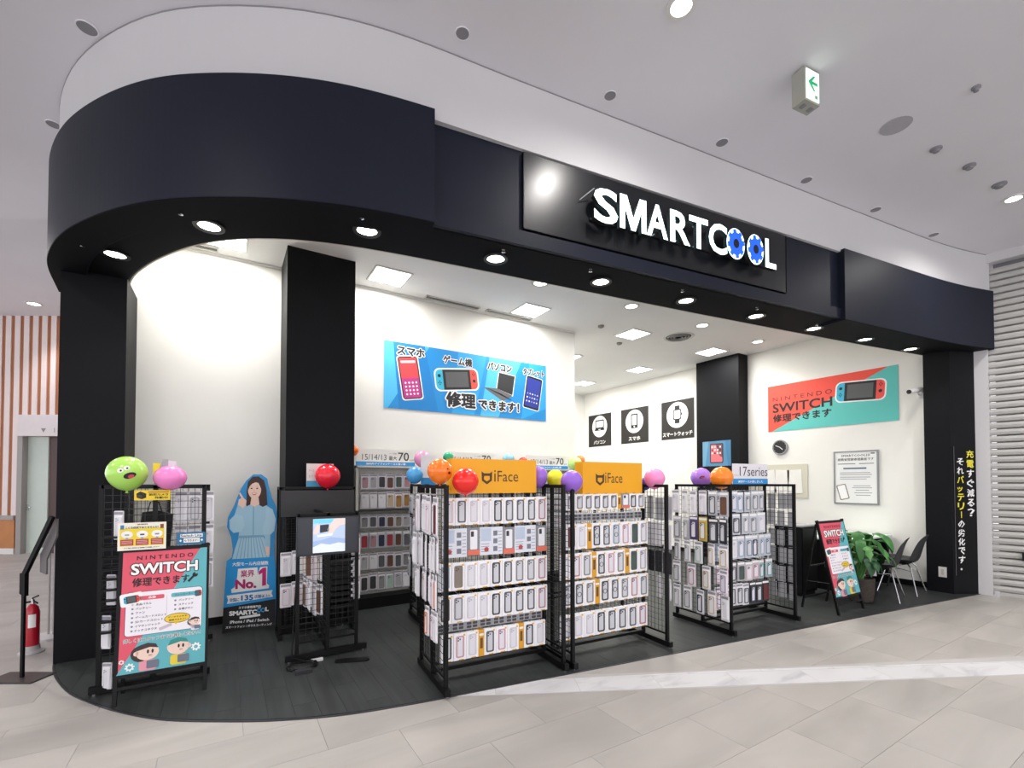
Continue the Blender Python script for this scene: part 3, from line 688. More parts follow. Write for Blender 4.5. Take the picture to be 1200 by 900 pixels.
# tablet
a2 = radians(-9)
s.poly(turned(rrect(2.16, 2.47, 0.16, 0.68, 0.03), 2.31, .42, a2), W_, 2, 'tablet_outline'); s.poly(turned(rrect(2.172, 2.458, 0.172, 0.668, 0.025), 2.31, .42, a2), K_, 3, 'tablet_body')
s.poly(turned([(2.19, 0.20), (2.44, 0.20), (2.44, 0.64), (2.19, 0.64)], 2.31, .42, a2), ink('2b3c9c'), 4, 'tablet_screen')
for r in range(3):
    for c in range(5): s.poly(turned(circ(2.22+c*0.046, 0.28+r*0.06, 0.013, 8), 2.31, .42, a2), ink(['e8c0d8', 'f2f2f2', '6aa8e8'][(r+c) % 3]), 5, 'tablet_icons')
s.otext('スマホ', 0.36, 0.71, 0.15, BK, W_, 6, width=0.38, height=0.12, align='C', bold=.045, ob=.09)
s.otext('ゲーム機', 1.04, 0.68, 0.15, BK, W_, 6, width=0.45, height=0.12, align='C', bold=.04, ob=.09)
s.otext('パソコン', 1.72, 0.685, 0.15, BK, W_, 6, width=0.42, height=0.115, align='C', bold=.05, ob=.09)
s.otext('タブレット', 2.33, 0.685, 0.15, BK, W_, 6, width=0.40, height=0.11, align='C', bold=.05, ob=.09)
s.otext('修理', 0.86, 0.085, 0.26, BK, W_, 9, width=0.46, height=0.22, bold=.045, ob=.08); s.otext('できます！', 1.36, 0.09, 0.2, BK, W_, 9, width=0.70, height=0.15, bold=.045, ob=.09)
s.done()

# red and teal poster on the right wall
RZ = radians(-90)
t, s = board('console_repair_poster', 'red and teal console repair poster high on the right wall', 'poster', (8.597, 4.775, 2.46), RZ, 1.97, 0.845, ink('f2503f'))
s.poly([(0.06, 0), (1.97, 0), (1.97, 0.845), (1.85, 0.845)], ink('5cc2bb'), 1, '+background')
s.text('N I N T E N D O', 0.09, 0.555, 0.1, K_, 2, width=0.98, height=0.075); s.text('SWITCH', 0.085, 0.345, 0.2, K_, 2, width=0.99, height=0.165, bold=.03); s.text('修理できます', 0.09, 0.165, 0.2, K_, 2, width=0.97, height=0.15, bold=.035)
console(s, 1.47, 0.53, 0.66, 0.30, radians(-4), 2); s.done()

# three black icon signs
icons = [('laptop', 'パソコン', 9.795, 0.885), ('phone', 'スマホ', 8.55, 0.90), ('smartwatch', 'スマートウォッチ', 7.26, 0.88)]
for i, (nm, jp, y, w) in enumerate(icons):
    t, s = board('icon_sign', f'square black sign with a white disc and {nm} icon on the right wall', 'sign', (8.60, y, 2.50), RZ, w, 0.87, ink('1f1c1b'), group=None)
    s.poly(circ(w/2, 0.54, 0.29, 40), W_, 1, 'disc')
    cx, cz = w/2, 0.56
    if nm == 'laptop':
        s.poly(rrect(cx-.17, cx+.17, cz-.08, cz+.16, .02), K_, 2, 'icon'); s.rect(cx-.135, cx+.135, cz-.045, cz+.125, W_, 3, 'icon_detail'); s.poly([(cx-.2, cz-.13), (cx+.2, cz-.13), (cx+.165, cz-.07), (cx-.165, cz-.07)], K_, 2, 'icon'); s.rect(cx-.045, cx+.045, cz-.11, cz-.09, W_, 3, 'icon_detail')
    if nm == 'phone':
        s.poly(rrect(cx-.11, cx+.11, cz-.19, cz+.17, .025), K_, 2, 'icon'); s.rect(cx-.075, cx+.075, cz-.11, cz+.135, W_, 3, 'icon_detail'); s.poly(circ(cx, cz-.15, .022, 10), W_, 3, 'icon_detail')
    if nm == 'smartwatch':
        s.poly(rrect(cx-.065, cx+.065, cz-.21, cz+.19, .015), K_, 2, 'icon'); s.poly(rrect(cx-.11, cx+.11, cz-.13, cz+.11, .04), K_, 2.2, 'icon'); s.poly(rrect(cx-.085, cx+.085, cz-.105, cz+.085, .03), W_, 3, 'icon_detail'); s.rect(cx+.11, cx+.13, cz-.03, cz+.02, K_, 2, 'icon')
    s.text(jp, w/2, 0.065, 0.13, W_, 2, width=(0.46 if i == 0 else 0.38 if i == 1 else 0.80), height=0.10, align='C', bold=.03); s.done()

# certificate, clock, camera, pinned papers, switch plate
t = thing('framed_notice', 'white notice in a thin silver frame on the right wall', 'frame', (8.60, 3.68, 1.185), RZ)
MB().box(0, 0.60, -0.016, -0.004, 0, 0.84).obj('sheet', ink('ebecec'), t)
fr = MB(); fr.ring([(-.01, -.01), (.61, -.01), (.61, .85), (-.01, .85)], [(.012, .012), (.588, .012), (.588, .828), (.012, .828)], -0.024, 0.0); fr.obj('frame', mat('silver_frame', hexc('9fa1a3'), 0.3, metal=0.5, noise=0.02), t)
s = Sign(t, -0.016); g1 = ink('6f6f72'); g2 = ink('a2a3a6')
s.text('SMARTCOOLは', 0.3, 0.755, 0.06, ink('4a4a4c'), 1, width=0.40, height=0.04, align='C', bold=.02)
s.text('総務省登録修理業者です', 0.3, 0.69, 0.06, ink('5a5a50'), 1, width=0.50, height=0.045, align='C', bold=.02)
for z_, a_, b_ in ((0.635, .05, .3), (0.635, .35, .55), (0.56, .13, .45), (0.49, .08, .5), (0.46, .08, .52), (0.42, .08, .5), (0.39, .08, .45), (0.28, .27, .5), (0.25, .25, .52), (0.21, .3, .48), (0.17, .28, .52), (0.13, .3, .5)):
    s.rect(a_, b_, z_, z_+.012, g1 if z_ > .5 else g2, 1, 'lines')
s.rect(.13, .45, .555, .58, ink('5f7186'), 2, 'band'); s.poly(turned(rrect(.05, .19, .06, .31, .02), .12, .18, radians(14)), ink('8a7f76'), 1, 'phone_drawing'); s.poly(turned(rrect(.065, .175, .075, .295, .015), .12, .18, radians(14)), ink('f6f6f6'), 2, 'phone_screen'); s.rect(.51, .56, .79, .81, g1, 1, 'mark'); s.done()
t = thing('wall_clock', 'small round black wall clock with a silver rim', 'clock', (8.60, 4.56, 2.165), RZ)
MB().lathe([(0.135, 0.0), (0.14, 0.02), (0.13, 0.034), (0.115, 0.030)], n=32, axis='y', caps=False).obj('rim', ink('98999b'), t)
MB().lathe([(0.0, 0.020), (0.118, 0.020), (0.118, 0.0)], n=32, axis='y').obj('dial', ink('202124'), t)
hd = MB(); hd.bar((0, -.024, 0), (-.075, -.024, .035), .004, .01); hd.obj('minute_hand', W_, t); MB().bar((0, -.026, 0), (.05, -.026, -.045), .004, .012).obj('hour_hand', W_, t)
tk = MB()
for k in range(12):
    a_ = pi*k/6; tk.bar((.095*cos(a_), -.0215, .095*sin(a_)), (.108*cos(a_), -.0215, .108*sin(a_)), .002, .006)
tk.obj('hour_marks', ink('8a8a8a'), t)
t = thing('security_camera', 'white bullet security camera on the right wall beside the black pillar', 'camera', (8.60, 2.56, 2.80), RZ)
MB().lathe([(0.05, 0.0), (0.05, 0.02), (0.02, 0.025), (0.0, 0.025)], n=16, axis='y').obj('base_plate', M_WHITE, t)
MB().tube([(0, -0.02, 0), (0, -0.07, 0.01), (0, -0.10, 0.05)], 0.012, 8).obj('bracket', M_WHITE, t)
b = MB(); b.tube([(0.03, -0.05, 0.075), (-0.04, -0.26, 0.03)], 0.034, 14); smooth(b.obj('body', M_WHITE, t))
MB().tube([(-0.04, -0.26, 0.03), (-0.046, -0.275, 0.026)], 0.030, 14).obj('lens', K_, t); MB().tube([(0.0, 0, 0.0), (0.05, -0.03, 0.05), (0.03, -0.06, 0.07)], 0.004, 6).obj('cable', M_METAL, t)
t = thing('notice_board', 'beige board with white papers low on the right wall', 'notice board', (8.597, 5.05, 1.25), RZ)
MB().box(0, 0.95, -0.012, 0, 0, 0.60).obj('board', ink('d2cfbd'), t)
for a_, tl in ((0.16, .1), (0.40, -.06), (0.62, .04)):
    MB().slab(turned([(a_, .08), (a_+.24, .08), (a_+.24, .50), (a_, .50)], a_+.12, .3, tl), -0.02, -0.014).obj('paper', ink('eeede8'), t)
t = thing('wall_socket', 'white wall socket plate low on the black end pillar', 'socket', (8.424, 2.34, 0.22), RZ)
MB().box(0, 0.085, -0.008, 0, 0, 0.14).obj('plate', ink('d5d4cf'), t); MB().box(0.028, 0.057, -0.011, -0.008, 0.03, 0.11).obj('outlet', ink('b9b8b2'), t)
# tablet poster on the rear pillar
t, s = board('tablet_poster', 'small blue poster of a red tablet on the rear black pillar', 'poster', (8.30, 5.96, 1.85), RZ, 0.62, 0.50, ink('4f86ac'))
s.poly([(0, .5), (.14, .5), (.06, 0), (0, 0)], ink('6a9dbd'), 1, '+background'); s.poly([(.62, .5), (.5, .5), (.56, 0), (.62, 0)], ink('4078a0'), 1, '+background')
s.poly(rrect(.17, .46, .06, .45, .02), K_, 2, 'tablet_body'); s.rect(.19, .44, .08, .43, ink('e07078'), 3, 'tablet_screen'); s.poly([(.30, .43), (.44, .43), (.44, .17), (.38, .2)], ink('7a4a52'), 4, 'tablet_screen')
for r in range(3):
    for c in range(4): s.poly(rrect(.205+c*.058, .24+c*.058, .24+r*.062, .275+r*.062, .006, 2), ink(['f4dada', '4a3038', 'f0e8e8'][(r+c) % 3]), 5, 'tablet_icons')
s.done()
# vertical lettering on the right pillar
pa = atan2(2.016-2.185, 8.783-8.424)
t, s = board('vertical_sign', 'tall narrow black sign with vertical white and yellow lettering on the end pillar', 'sign', (8.424+0.03*cos(pa), 2.185+0.03*sin(pa), 0.26), pa, 0.335, 1.76, mat('vertical_board', hexc('131214'), 0.5, noise=0.03, spec=0.12), th=0.006)
s.rect(0.0, 0.006, 0, 1.76, ink('6b6b70'), 1, 'edge_line')
Y_ = ink('ece13c')
def vert(s, chars, x, z0, dz, size, cols):
    for i, ch in enumerate(chars):
        hh = size*.92 if ch not in '。ー' else None
        if ch == '。': s.text(ch, x+size*.2, z0-dz*i+size*.3, size*.8, cols(i), 2, bold=.03)
        elif ch == 'ー': s.rect(x+size*.42, x+size*.54, z0-dz*i+0.01, z0-dz*i+size*.85, cols(i), 2, 'lettering')
        else: s.text(ch, x, z0-dz*i, size, cols(i), 2, width=size*(.9 if ch not in 'ッ' else .7), height=size*(.86 if ch not in 'ッ' else .6), bold=.028)
vert(s, '充電すぐ減る？', 0.195, 1.60, 0.133, 0.125, lambda i: Y_ if i < 2 else W_)
vert(s, 'それバッテリーの劣化です。', 0.045, 1.50, 0.1215, 0.115, lambda i: Y_ if 2 <= i <= 6 else W_)
s.done()
# ================================================================ RACKS
def grid(mb, x0, x1, z0, z1, axis, at, step=0.05, r=0.0016):
    n = max(1, round((x1-x0)/step)); m = max(1, round((z1-z0)/step))
    for i in range(n+1):
        a = x0+(x1-x0)*i/n
        if axis == 'x': mb.box(a-r, a+r, at-r, at+r, z0, z1)
        else: mb.box(at-r, at+r, a-r, a+r, z0, z1)
    for j in range(m+1):
        c = z0+(z1-z0)*j/m
        if axis == 'x': mb.box(x0, x1, at-r*2.2, at-r*0.4, c-r, c+r)
        else: mb.box(at-r*2.2, at-r*0.4, x0, x1, c-r, c+r)
P_ = 0.0135
def end_frame(t, x, D, H, zb, halves=(1, 1), fx=0.03):
    for y in (-D/2+0.02, 0, D/2-0.02):
        MB().box(x-P_, x+P_, y-P_, y+P_, 0.05, H).obj('post', M_METAL, t)
    MB().box(x-0.02, x+0.02, -D/2-fx, D/2+fx, 0.012, 0.06).obj('foot', M_METAL, t)
    for y in (-D/2-fx+.03, D/2+fx-.03): MB().lathe([(0.014, 0.0), (0.014, 0.012)], (x, y, 0), 10).obj('foot_glide', M_CHROME, t)
    MB().box(x-P_, x+P_, -D/2+0.02, D/2-0.02, H-0.025, H).obj('top_bar', M_METAL, t)
    for k, (a, b) in enumerate(((-D/2+0.035, -0.014), (0.014, D/2-0.035))):
        MB().box(x-0.008, x+0.008, a, b, zb-0.016, zb).obj('lower_bar', M_METAL, t)
        if halves[k]:
            g = MB(); grid(g, a, b, zb, H-0.025, 'y', x); tag(g.obj('wire_grid', M_WIRE, t), kind='stuff')
def rack(label, loc, rotz, L, D=0.65, H=1.5, zb=0.13, name='display_rack', fx=0.03):
    t = thing(name, label, 'display rack', loc, rotz)
    end_frame(t, 0, D, H, zb, fx=fx); end_frame(t, L, D, H, zb, fx=fx)
    MB().box(P_, L-P_, -0.012, 0.012, H-0.025, H).obj('top_bar', M_METAL, t)
    MB().box(P_, L-P_, -0.012, 0.012, zb-0.02, zb+0.004).obj('lower_bar', M_METAL, t)
    MB().box(P_, L-P_, -0.014, 0.014, 0.055, 0.08).obj('lower_bar', M_METAL, t)
    g = MB(); grid(g, P_, L-P_, zb, H-0.025, 'x', 0.0); tag(g.obj('wire_grid', M_WIRE, t), kind='stuff')
    return t
# ---------------------------------------------------------------- merchandise prototypes
CASE = {'black': '3c3d42', 'dark grey': '5f6166', 'grey': '8d8c8e', 'pale grey': 'b6b5b8', 'clear': 'd6d3da', 'pink': 'cfa3b0', 'pale pink': 'e2ccd0', 'blue grey': '8798ab', 'green': '4b5a55', 'taupe': '8c8177', 'dusty rose': 'b98d95',
        'white': 'ececee', 'beige': 'cbb898', 'brown': '6b4a38', 'maroon': '6a2c30', 'purple': '4b3f6b', 'gold': 'a3904e', 'mint': 'a9c4b8', 'red': 'b23a44', 'teal': '6fa9a8', 'navy': '2b3450', 'lilac': 'b8a4c0', 'orange': 'd9793c', 'amber': 'a77f45', 'smoke': '9a9ba0', 'ice blue': '9fb2c6'}
PROTO = {}
def poly_mesh(name, pts, y, m):
    return MB().add([(x, y, z) for x, z in pts], [tuple(range(len(pts)))]).mesh(name, m)
def case_parts(col, cx, z0, z1, w, y, style):
    """phone case as shown through the window of the pack: a rounded frame, back plate, camera bump"""
    c = mat('case_' + col, hexc(CASE[col]), 0.4, noise=0.03); hexa = CASE[col]
    light = 'd3d4d9' if col in ('black', 'dark grey', 'grey', 'blue grey', 'smoke') else 'e4e2e8' if col not in ('maroon', 'green', 'taupe', 'brown') else hexa
    plate = ink(hexa if 's' in style else light)
    o = rrect(cx-w/2, cx+w/2, z0, z1, w*0.2, 3); i = rrect(cx-w/2+w*0.17, cx+w/2-w*0.17, z0+w*0.16, z1-w*0.16, w*0.12, 3)
    out = [('phone_case', MB().ring(o, i, y-0.004, y).mesh('phone_case', c)), ('case_back', poly_mesh('case_back', i, y-0.0012, plate))]
    cam_ = MB(); hh = z1-z0
    for dx, dz in ((0.20, 0.10), (0.20, 0.21), (0.42, 0.155)):
        cam_.slab(circ(cx-w/2+w*dx+w*.06, z1-hh*dz, w*0.085, 8), y-0.005, y-0.0015)
    out.append(('camera_lenses', cam_.mesh('camera_lenses', ink('4a4a50') if col not in ('clear', 'white') else ink('b9b8c0'))))
    if 'ring' in style:
        out.append(('magnet_ring', MB().ring(circ(cx, (z0+z1)/2-hh*.02, w*.3, 16), circ(cx, (z0+z1)/2-hh*.02, w*.23, 16), y-0.003, y-0.0014).mesh('magnet_ring', ink('5a5a60'))))
    return out
def proto(kind, col, w, h, style=''):
    k = (kind, col, round(w, 3), round(h, 3), style)
    if k in PROTO: return PROTO[k]
    out = []
    if kind == 'box':                                               # white retail box with a window
        out.append(('boxed_phone_case', MB().box(-w/2, w/2, 0, 0.022, 0, h).mesh('boxed_phone_case', M_CARD)))
        out += case_parts(col, 0, h*0.10, h*0.90, w*0.66, 0.0, style)
        out.append(('yellow_sticker', MB().box(w*0.26, w*0.42, -0.001, 0, h*0.88, h*0.95).mesh('yellow_sticker', ink('e8b53a'))))
        out.append(('yellow_foot', MB().box(-w*0.1, w*0.3, -0.001, 0, 0.0, 0.007).mesh('yellow_foot', ink('d9a82a'))))
    elif kind == 'yellow':
        out.append(('boxed_phone_case', MB().box(-w/2, w/2, 0, 0.10, 0, h).mesh('boxed_phone_case', ink('e0a326'))))
        m = MB(); m.box(-w*.25, w*.25, -0.001, 0, h*.3, h*.7); out.append(('printed_label', m.mesh('printed_label', ink('6a4c18'))))
        out.append(('white_band', MB().box(-w*.4, w*.4, -0.001, 0, h*.78, h*.86).mesh('white_band', W_)))
    elif kind == 'pack':                                            # hanging blister card
        cardm = {'w': ink('e6e4e8'), 'g': ink('b9babf'), 'b': ink('2d2d33'), 'c': ink('c6cbd2'), 'y': ink('cbb45a'), 'p': ink('5a4a78')}[style[:1] or 'w']
        out.append(('hanging_case_pack', MB().slab(rrect(-w/2, w/2, 0, h, 0.006, 2), 0, 0.008).mesh('hanging_case_pack', cardm)))
        out.append(('blister', MB().slab(rrect(-w*.42, w*.42, h*.05, h*.84, 0.008, 2), -0.006, 0).mesh('blister', mat('blister_' + (style[:1] or 'w'), tuple(min(1, v*1.15+.02) for v in cardm.node_tree.nodes['Principled BSDF'].inputs['Base Color'].default_value[:3]), 0.15, coat=0.6))))
        out += [(a, b) for a, b in case_parts(col, 0, h*0.08, h*0.80, w*0.72, -0.006, 'ring' if 'r' in style else 's' if 's' in style else '')]
        out.append(('header', MB().box(-w*.44, w*.44, -0.002, 0, h*.87, h*.96).mesh('header', ink('f1f0f0') if style[:1] != 'w' else ink('9a98a0'))))
    elif kind == 'small':
        out.append(('small_pack', MB().box(-w/2, w/2, 0, 0.012, 0, h).mesh('small_pack', ink('a9a9ad'))))
        m = MB()
        for a in (-1, 1):
            for b in (0.3, 0.7): m.slab(rrect(a*w*.22-w*.17, a*w*.22+w*.17, h*b-h*.15, h*b+h*.15, .004, 2), -0.003, 0)
        out.append(('lens_covers', m.mesh('lens_covers', ink('4a4b50'))))
        out.append(('header', MB().box(-w/2, w/2, -0.001, 0.0, h*.9, h).mesh('header', ink('dcdcdf'))))
    elif kind == 'leaflet':
        out.append(('product_leaflet', MB().box(-w/2, w/2, 0, 0.004, 0, h).mesh('product_leaflet', ink('e3e6ee'))))
        out.append(('photo', MB().box(-w*.46, -w*.02, -0.001, 0, h*.5, h*.95).mesh('photo', ink('c0cddf'))))
        m = MB()
        for j in range(3): m.box(w*.08, w*.26, -0.001, 0, h*(.12+.28*j), h*(.30+.28*j))
        out.append(('pictures', m.mesh('pictures', ink('7b7e8a'))))
        m = MB()
        for j in range(7): m.box(w*.30, w*.46, -0.001, 0, h*(.1+.12*j), h*(.12+.12*j))
        for j in range(4): m.box(-w*.45, -w*.1, -0.001, 0, h*(.12+.09*j), h*(.14+.09*j))
        out.append(('printed_lines', m.mesh('printed_lines', ink('8a8fa0')))); out.append(('seal', MB().slab(circ(-w*.22, h*.2, h*.09, 10), -0.0015, -0.0005).mesh('seal', ink('b84a44'))))
    elif kind == 'tagged':                                          # clear bag with white phone back and orange tag
        out.append(('tagged_case_pack', MB().box(-w/2, w/2, 0, 0.012, 0, h).mesh('tagged_case_pack', ink('8c8d92'))))
        out.append(('phone_back', MB().slab(rrect(-w*.3, w*.3, h*.22, h*.92, .008, 2), -0.004, 0).mesh('phone_back', ink('f0f0f4'))))
        out.append(('camera_lenses', MB().slab(rrect(-w*.24, w*.0, h*.68, h*.87, .004, 2), -0.006, -0.004).mesh('camera_lenses', ink('3a3a40'))))
        out.append(('orange_tag', MB().box(-w*.5, w*.5, -0.007, -0.005, h*.02, h*.20).mesh('orange_tag', ink('e5745c'))))
    PROTO[k] = out; return out
NITEM = [0]
def item(kind, col, loc, rotz, w, h, style, label, cat, group, parent_m=None, tilt=0.0):
    pr = proto(kind, col, w, h, style)
    root = None
    for nm, me in pr:
        o = bpy.data.objects.new(nm, me); C.objects.link(o)
        if root is None:
            root = o; o.location = loc; o.rotation_euler = (0, tilt, rotz); tag(o, label, cat, group)
        else: o.parent = root
    NITEM[0] += 1
    return root
KIND = {'box': ('boxed case', 'white boxed {c} phone case'), 'yellow': ('boxed case', 'yellow phone case box side'), 'pack': ('phone case', '{c} hanging phone case'), 'small': ('accessory', 'small grey accessory pack'), 'leaflet': ('leaflet', 'printed product leaflet'), 'tagged': ('phone case', 'orange tagged white case pack')}
def local(t, x, y, z):
    a = t.rotation_euler[2]; return (t.location[0] + x*cos(a) - y*sin(a), t.location[1] + x*sin(a) + y*cos(a), t.location[2] + z)
def row(t, x0, x1, y, z0, z1, spec, where, group, hooks=True, r=0.0):
    """spec: list of (kind, colour, style) hung side by side across x0..x1 of rack t"""
    n = len(spec); wts = [(0.45 if k[0] == 'yellow' else 2.0 if k[0] == 'leaflet' else 1.0) for k in spec]; u = (x1-x0)/sum(wts); x = x0; hk = MB()
    for i, (kind, col, st) in enumerate(spec):
        w = u*wts[i]; cx = x + w/2; x += w
        if kind is None: continue
        cat, form = KIND[kind]
        lb = form.format(c=col) + f', {ordn(i)} from left, {where}'
        h = z1-z0
        if kind == 'tagged': h *= 0.98
        zz = z0 + (random.uniform(-.006, .006) if kind in ('pack', 'tagged') else random.uniform(-.0015, .0015))
        item(kind, col, local(t, cx, y + (random.uniform(-.012, .012) if kind == 'pack' else random.uniform(-.002, .002)), zz), t.rotation_euler[2] + (random.uniform(-.12, .12) if kind in ('pack',) else 0), min(w*(0.97 if kind != 'pack' else 0.93), 0.5), h, st, lb, cat, group)
        if y < 0: hk.tube([(cx, 0, z1+0.012), (cx, y-0.012, z1+0.006), (cx, y-0.018, z1+0.018)], 0.0022, 5)
        else: hk.tube([(cx, 0, z1+0.012), (cx, y+0.03, z1+0.012)], 0.0022, 5)
    if hk.v: tag(hk.obj('display_hooks', M_WIREL, t), kind='stuff')
def siderow(t, x, side, ys, z0, z1, spec, where, group, off=0.06, wk=1.0):
    """packs hung on the outside (side=-1 left, +1 right) of the end frame at local x"""
    a = t.rotation_euler[2]; hk = MB()
    for i, ((kind, col, st), y) in enumerate(zip(spec, ys)):
        if kind is None: continue
        cat, form = KIND[kind]; w = 0.085 if kind != 'small' else .08
        lb = form.format(c=col) + f', {ordn(i)} from front, {where}'
        rz = a + (-pi/2 if side < 0 else pi/2)
        zz = z0 + random.uniform(-.012, .012)
        item(kind, col, local(t, x + side*(off+random.uniform(-.015, .015)), y, zz), rz + random.uniform(-.25, .25), w*wk, z1-z0, st, lb, cat, group)
        hk.tube([(x, y, z1+0.012), (x+side*(off+.02), y, z1+0.008), (x+side*(off+.03), y, z1+0.02)], 0.0022, 5)
    if hk.v: tag(hk.obj('display_hooks', M_WIREL, t), kind='stuff')
B = lambda s: [('box', c, '') for c in s.split(',')]
BR = lambda s: [('box', c, 'ring') for c in s.split(',')]
K = lambda s, st='w': [('pack', c, st) for c in s.split(',')]
def by(n, k): return [k]*n
YL = ('yellow', 'white', '')
# ---- rack under the left gold sign
R1 = rack('black wire display rack under the left gold sign', (1.368, 3.365, FZ), radians(-4.5), 1.0)
G1 = 'phone case boxes on the rack under the left gold sign'
w1 = ', left gold sign rack'
yy = -0.13
row(R1, 0.03, 0.955, yy, 1.19, 1.40, B('pale pink,dark grey,clear,clear,black,dark grey,dark grey,dark grey,dusty rose'), 'top row' + w1, G1)
row(R1, 0.03, 0.955, yy+0.01, 0.945, 1.165, [('leaflet', '', ''), ('tagged', 'white', ''), ('leaflet', '', ''), ('tagged', 'white', ''), ('leaflet', '', ''), ('tagged', 'white', '')], 'second row' + w1, 'mixed packs in the second row of the rack under the left gold sign')
row(R1, 0.0, 0.955, yy, 0.695, 0.905, B('ice blue,taupe,clear,clear,black,dark grey,grey,grey,dusty rose'), 'third row' + w1, G1)
row(R1, 0.0, 0.955, yy, 0.450, 0.66, B('black,grey,clear,clear,black,dark grey,dark grey,dark grey,dusty rose'), 'fourth row' + w1, G1)
row(R1, 0.0, 0.93, yy+0.045, 0.375, 0.44, by(8, ('small', '', '')), 'fifth row' + w1, 'small packs above the bottom row of the rack under the left gold sign')
row(R1, 0.02, 0.935, yy, 0.165, 0.37, B('black,pink,clear') + [YL] + B('dark grey,pink,clear') + [YL] + B('black,clear'), 'bottom row' + w1, G1)
# goods on the outside of its left end
for j, (z0, z1, cols) in enumerate([(1.13, 1.42, 'maroon,white,pale pink,white,white,clear,red'), (0.86, 1.12, 'pale grey,white,white,grey,clear,pale grey,white'), (0.60, 0.85, 'orange,pale pink,white,pale pink,grey,white,white'), (0.36, 0.58, 'clear,pink,orange')]):
    siderow(R1, 0.0, -1, [-0.24 + 0.085*k for k in range(len(cols.split(',')))], z0, z1, K(cols), f'{["top","second","third","bottom"][j]} side row left of left gold sign', 'packs on the left side of the rack under the left gold sign', off=0.06, wk=0.72)
# ---- rack under the right gold sign
R2 = rack('black wire display rack under the right gold sign', (2.440, 3.265, FZ), radians(-4.0), 1.06)
G2 = 'phone case boxes on the rack under the right gold sign'; w2 = ', right gold sign rack'
row(R2, 0.06, 0.96, yy, 1.275, 1.415, B('grey,grey,dark grey,dark grey,dark grey,dark grey') + [('yellow', 'white', '')] + [('tagged', 'white', '')] + B('black,grey'), 'top row' + w2, G2)
row(R2, 0.06, 0.96, yy+0.04, 1.175, 1.245, by(9, ('small', '', '')), 'second row' + w2, 'small packs in the second row of the rack under the right gold sign')
row(R2, 0.06, 1.0, yy, 0.935, 1.155, B('maroon,clear') + [YL] + BR('black,dark grey,blue grey') + B('pink,green,pale grey'), 'third row' + w2, G2)
row(R2, 0.0, 0.99, yy, 0.68, 0.90, B('clear,dusty rose,grey') + [YL] + BR('black') + B('pink,grey') + [YL] + B('green,pale grey'), 'fourth row' + w2, G2)
row(R2, 0.02, 1.0, yy, 0.44, 0.655, BR('dark grey,dark grey') + B('grey') + [YL] + BR('black,dark grey,grey') + B('dusty rose,grey'), 'fifth row' + w2, G2)
row(R2, 0.0, 0.99, yy, 0.165, 0.38, B('grey,clear,clear,black,dark grey,dark grey,dark grey,dusty rose'), 'bottom row' + w2, G2)
for j, (z0, z1, cols, st) in enumerate([(1.16, 1.38, 'white,black,black,clear', 'g'), (0.90, 1.13, 'white,pale grey,beige,white', 'w'), (0.66, 0.86, 'dark grey,grey,white', 'b'), (0.42, 0.62, 'white,clear', 'w')]):
    siderow(R2, 1.06, 1, [-0.26 + 0.10*k for k in range(len(cols.split(',')))], z0, z1, K(cols, st), f'{["top","second","third","bottom"][j]} side row right of right gold sign', 'packs on the right side of the rack under the right gold sign')
# ---- rack with the 17series board
R3 = rack('black wire display rack with the orange and purple balloons on top', (4.292, 3.10, FZ), radians(-4.0), 1.06, D=0.72)
w3 = ', orange balloon rack'
rows3 = [(1.20, 1.42, K('smoke,smoke,ice blue,ice blue,smoke,grey,smoke', 'c')), (0.955, 1.18, K('smoke,smoke,dark grey,pale grey,smoke,clear', 'c')), (0.70, 0.945, K('ice blue,ice blue,white,ice blue,blue grey,navy,ice blue,blue grey', 'c')), (0.455, 0.66, K('pink,pink,dark grey,green,pale pink,pink,teal,teal', 'g'))]
for j, (z0, z1, sp) in enumerate(rows3):
    row(R3, 0.03, 0.86 if j < 2 else 0.98, yy, z0, z1, sp, f'{["top","second","third","fourth"][j]} front row' + w3, 'phone case packs on the front of the rack with the orange balloon')
row(R3, 0.03, 0.90, yy, 0.20, 0.43, K('pink,pink', 'w') + K('dark grey,dark grey,dark grey', 'w') + K('navy,black,maroon', 'b'), 'bottom front row' + w3, 'phone case packs on the front of the rack with the orange balloon')
sr = [(1.18, 1.43, K('brown,dark grey', 'g') + K('clear,white,white,clear', 'w')), (0.90, 1.15, K('black,dark grey', 'b') + K('gold', 'y') + K('purple', 'p') + K('pale grey,grey', 'g')), (0.66, 0.89, K('beige,beige,mint,pale grey,grey', 'w')), (0.41, 0.65, K('lilac,beige,dusty rose,grey', 'w')), (0.15, 0.40, K('white,beige,navy,grey,pale grey', 'w'))]
for j, (z0, z1, sp) in enumerate(sr):
    n_ = len(sp); step = 0.60/max(n_-1, 1)
    ys = [-0.30 + step*k for k in range(n_)]
    siderow(R3, 0.0, -1, ys, z0, z1, sp, f'{["top","second","third","fourth","bottom"][j]} left side row' + w3, 'phone case packs on the left end of the rack with the orange balloon', off=0.05, wk=1.15)
for j in range(6):
    siderow(R3, 1.06, 1, [-0.28, -0.17, -0.06, 0.05], 1.23-0.205*j, 1.40-0.205*j, [('small', '', '')]*4, f'{ordn(j)} right side row' + w3, 'small grey packs on the right end of the rack with the orange balloon', off=0.05)
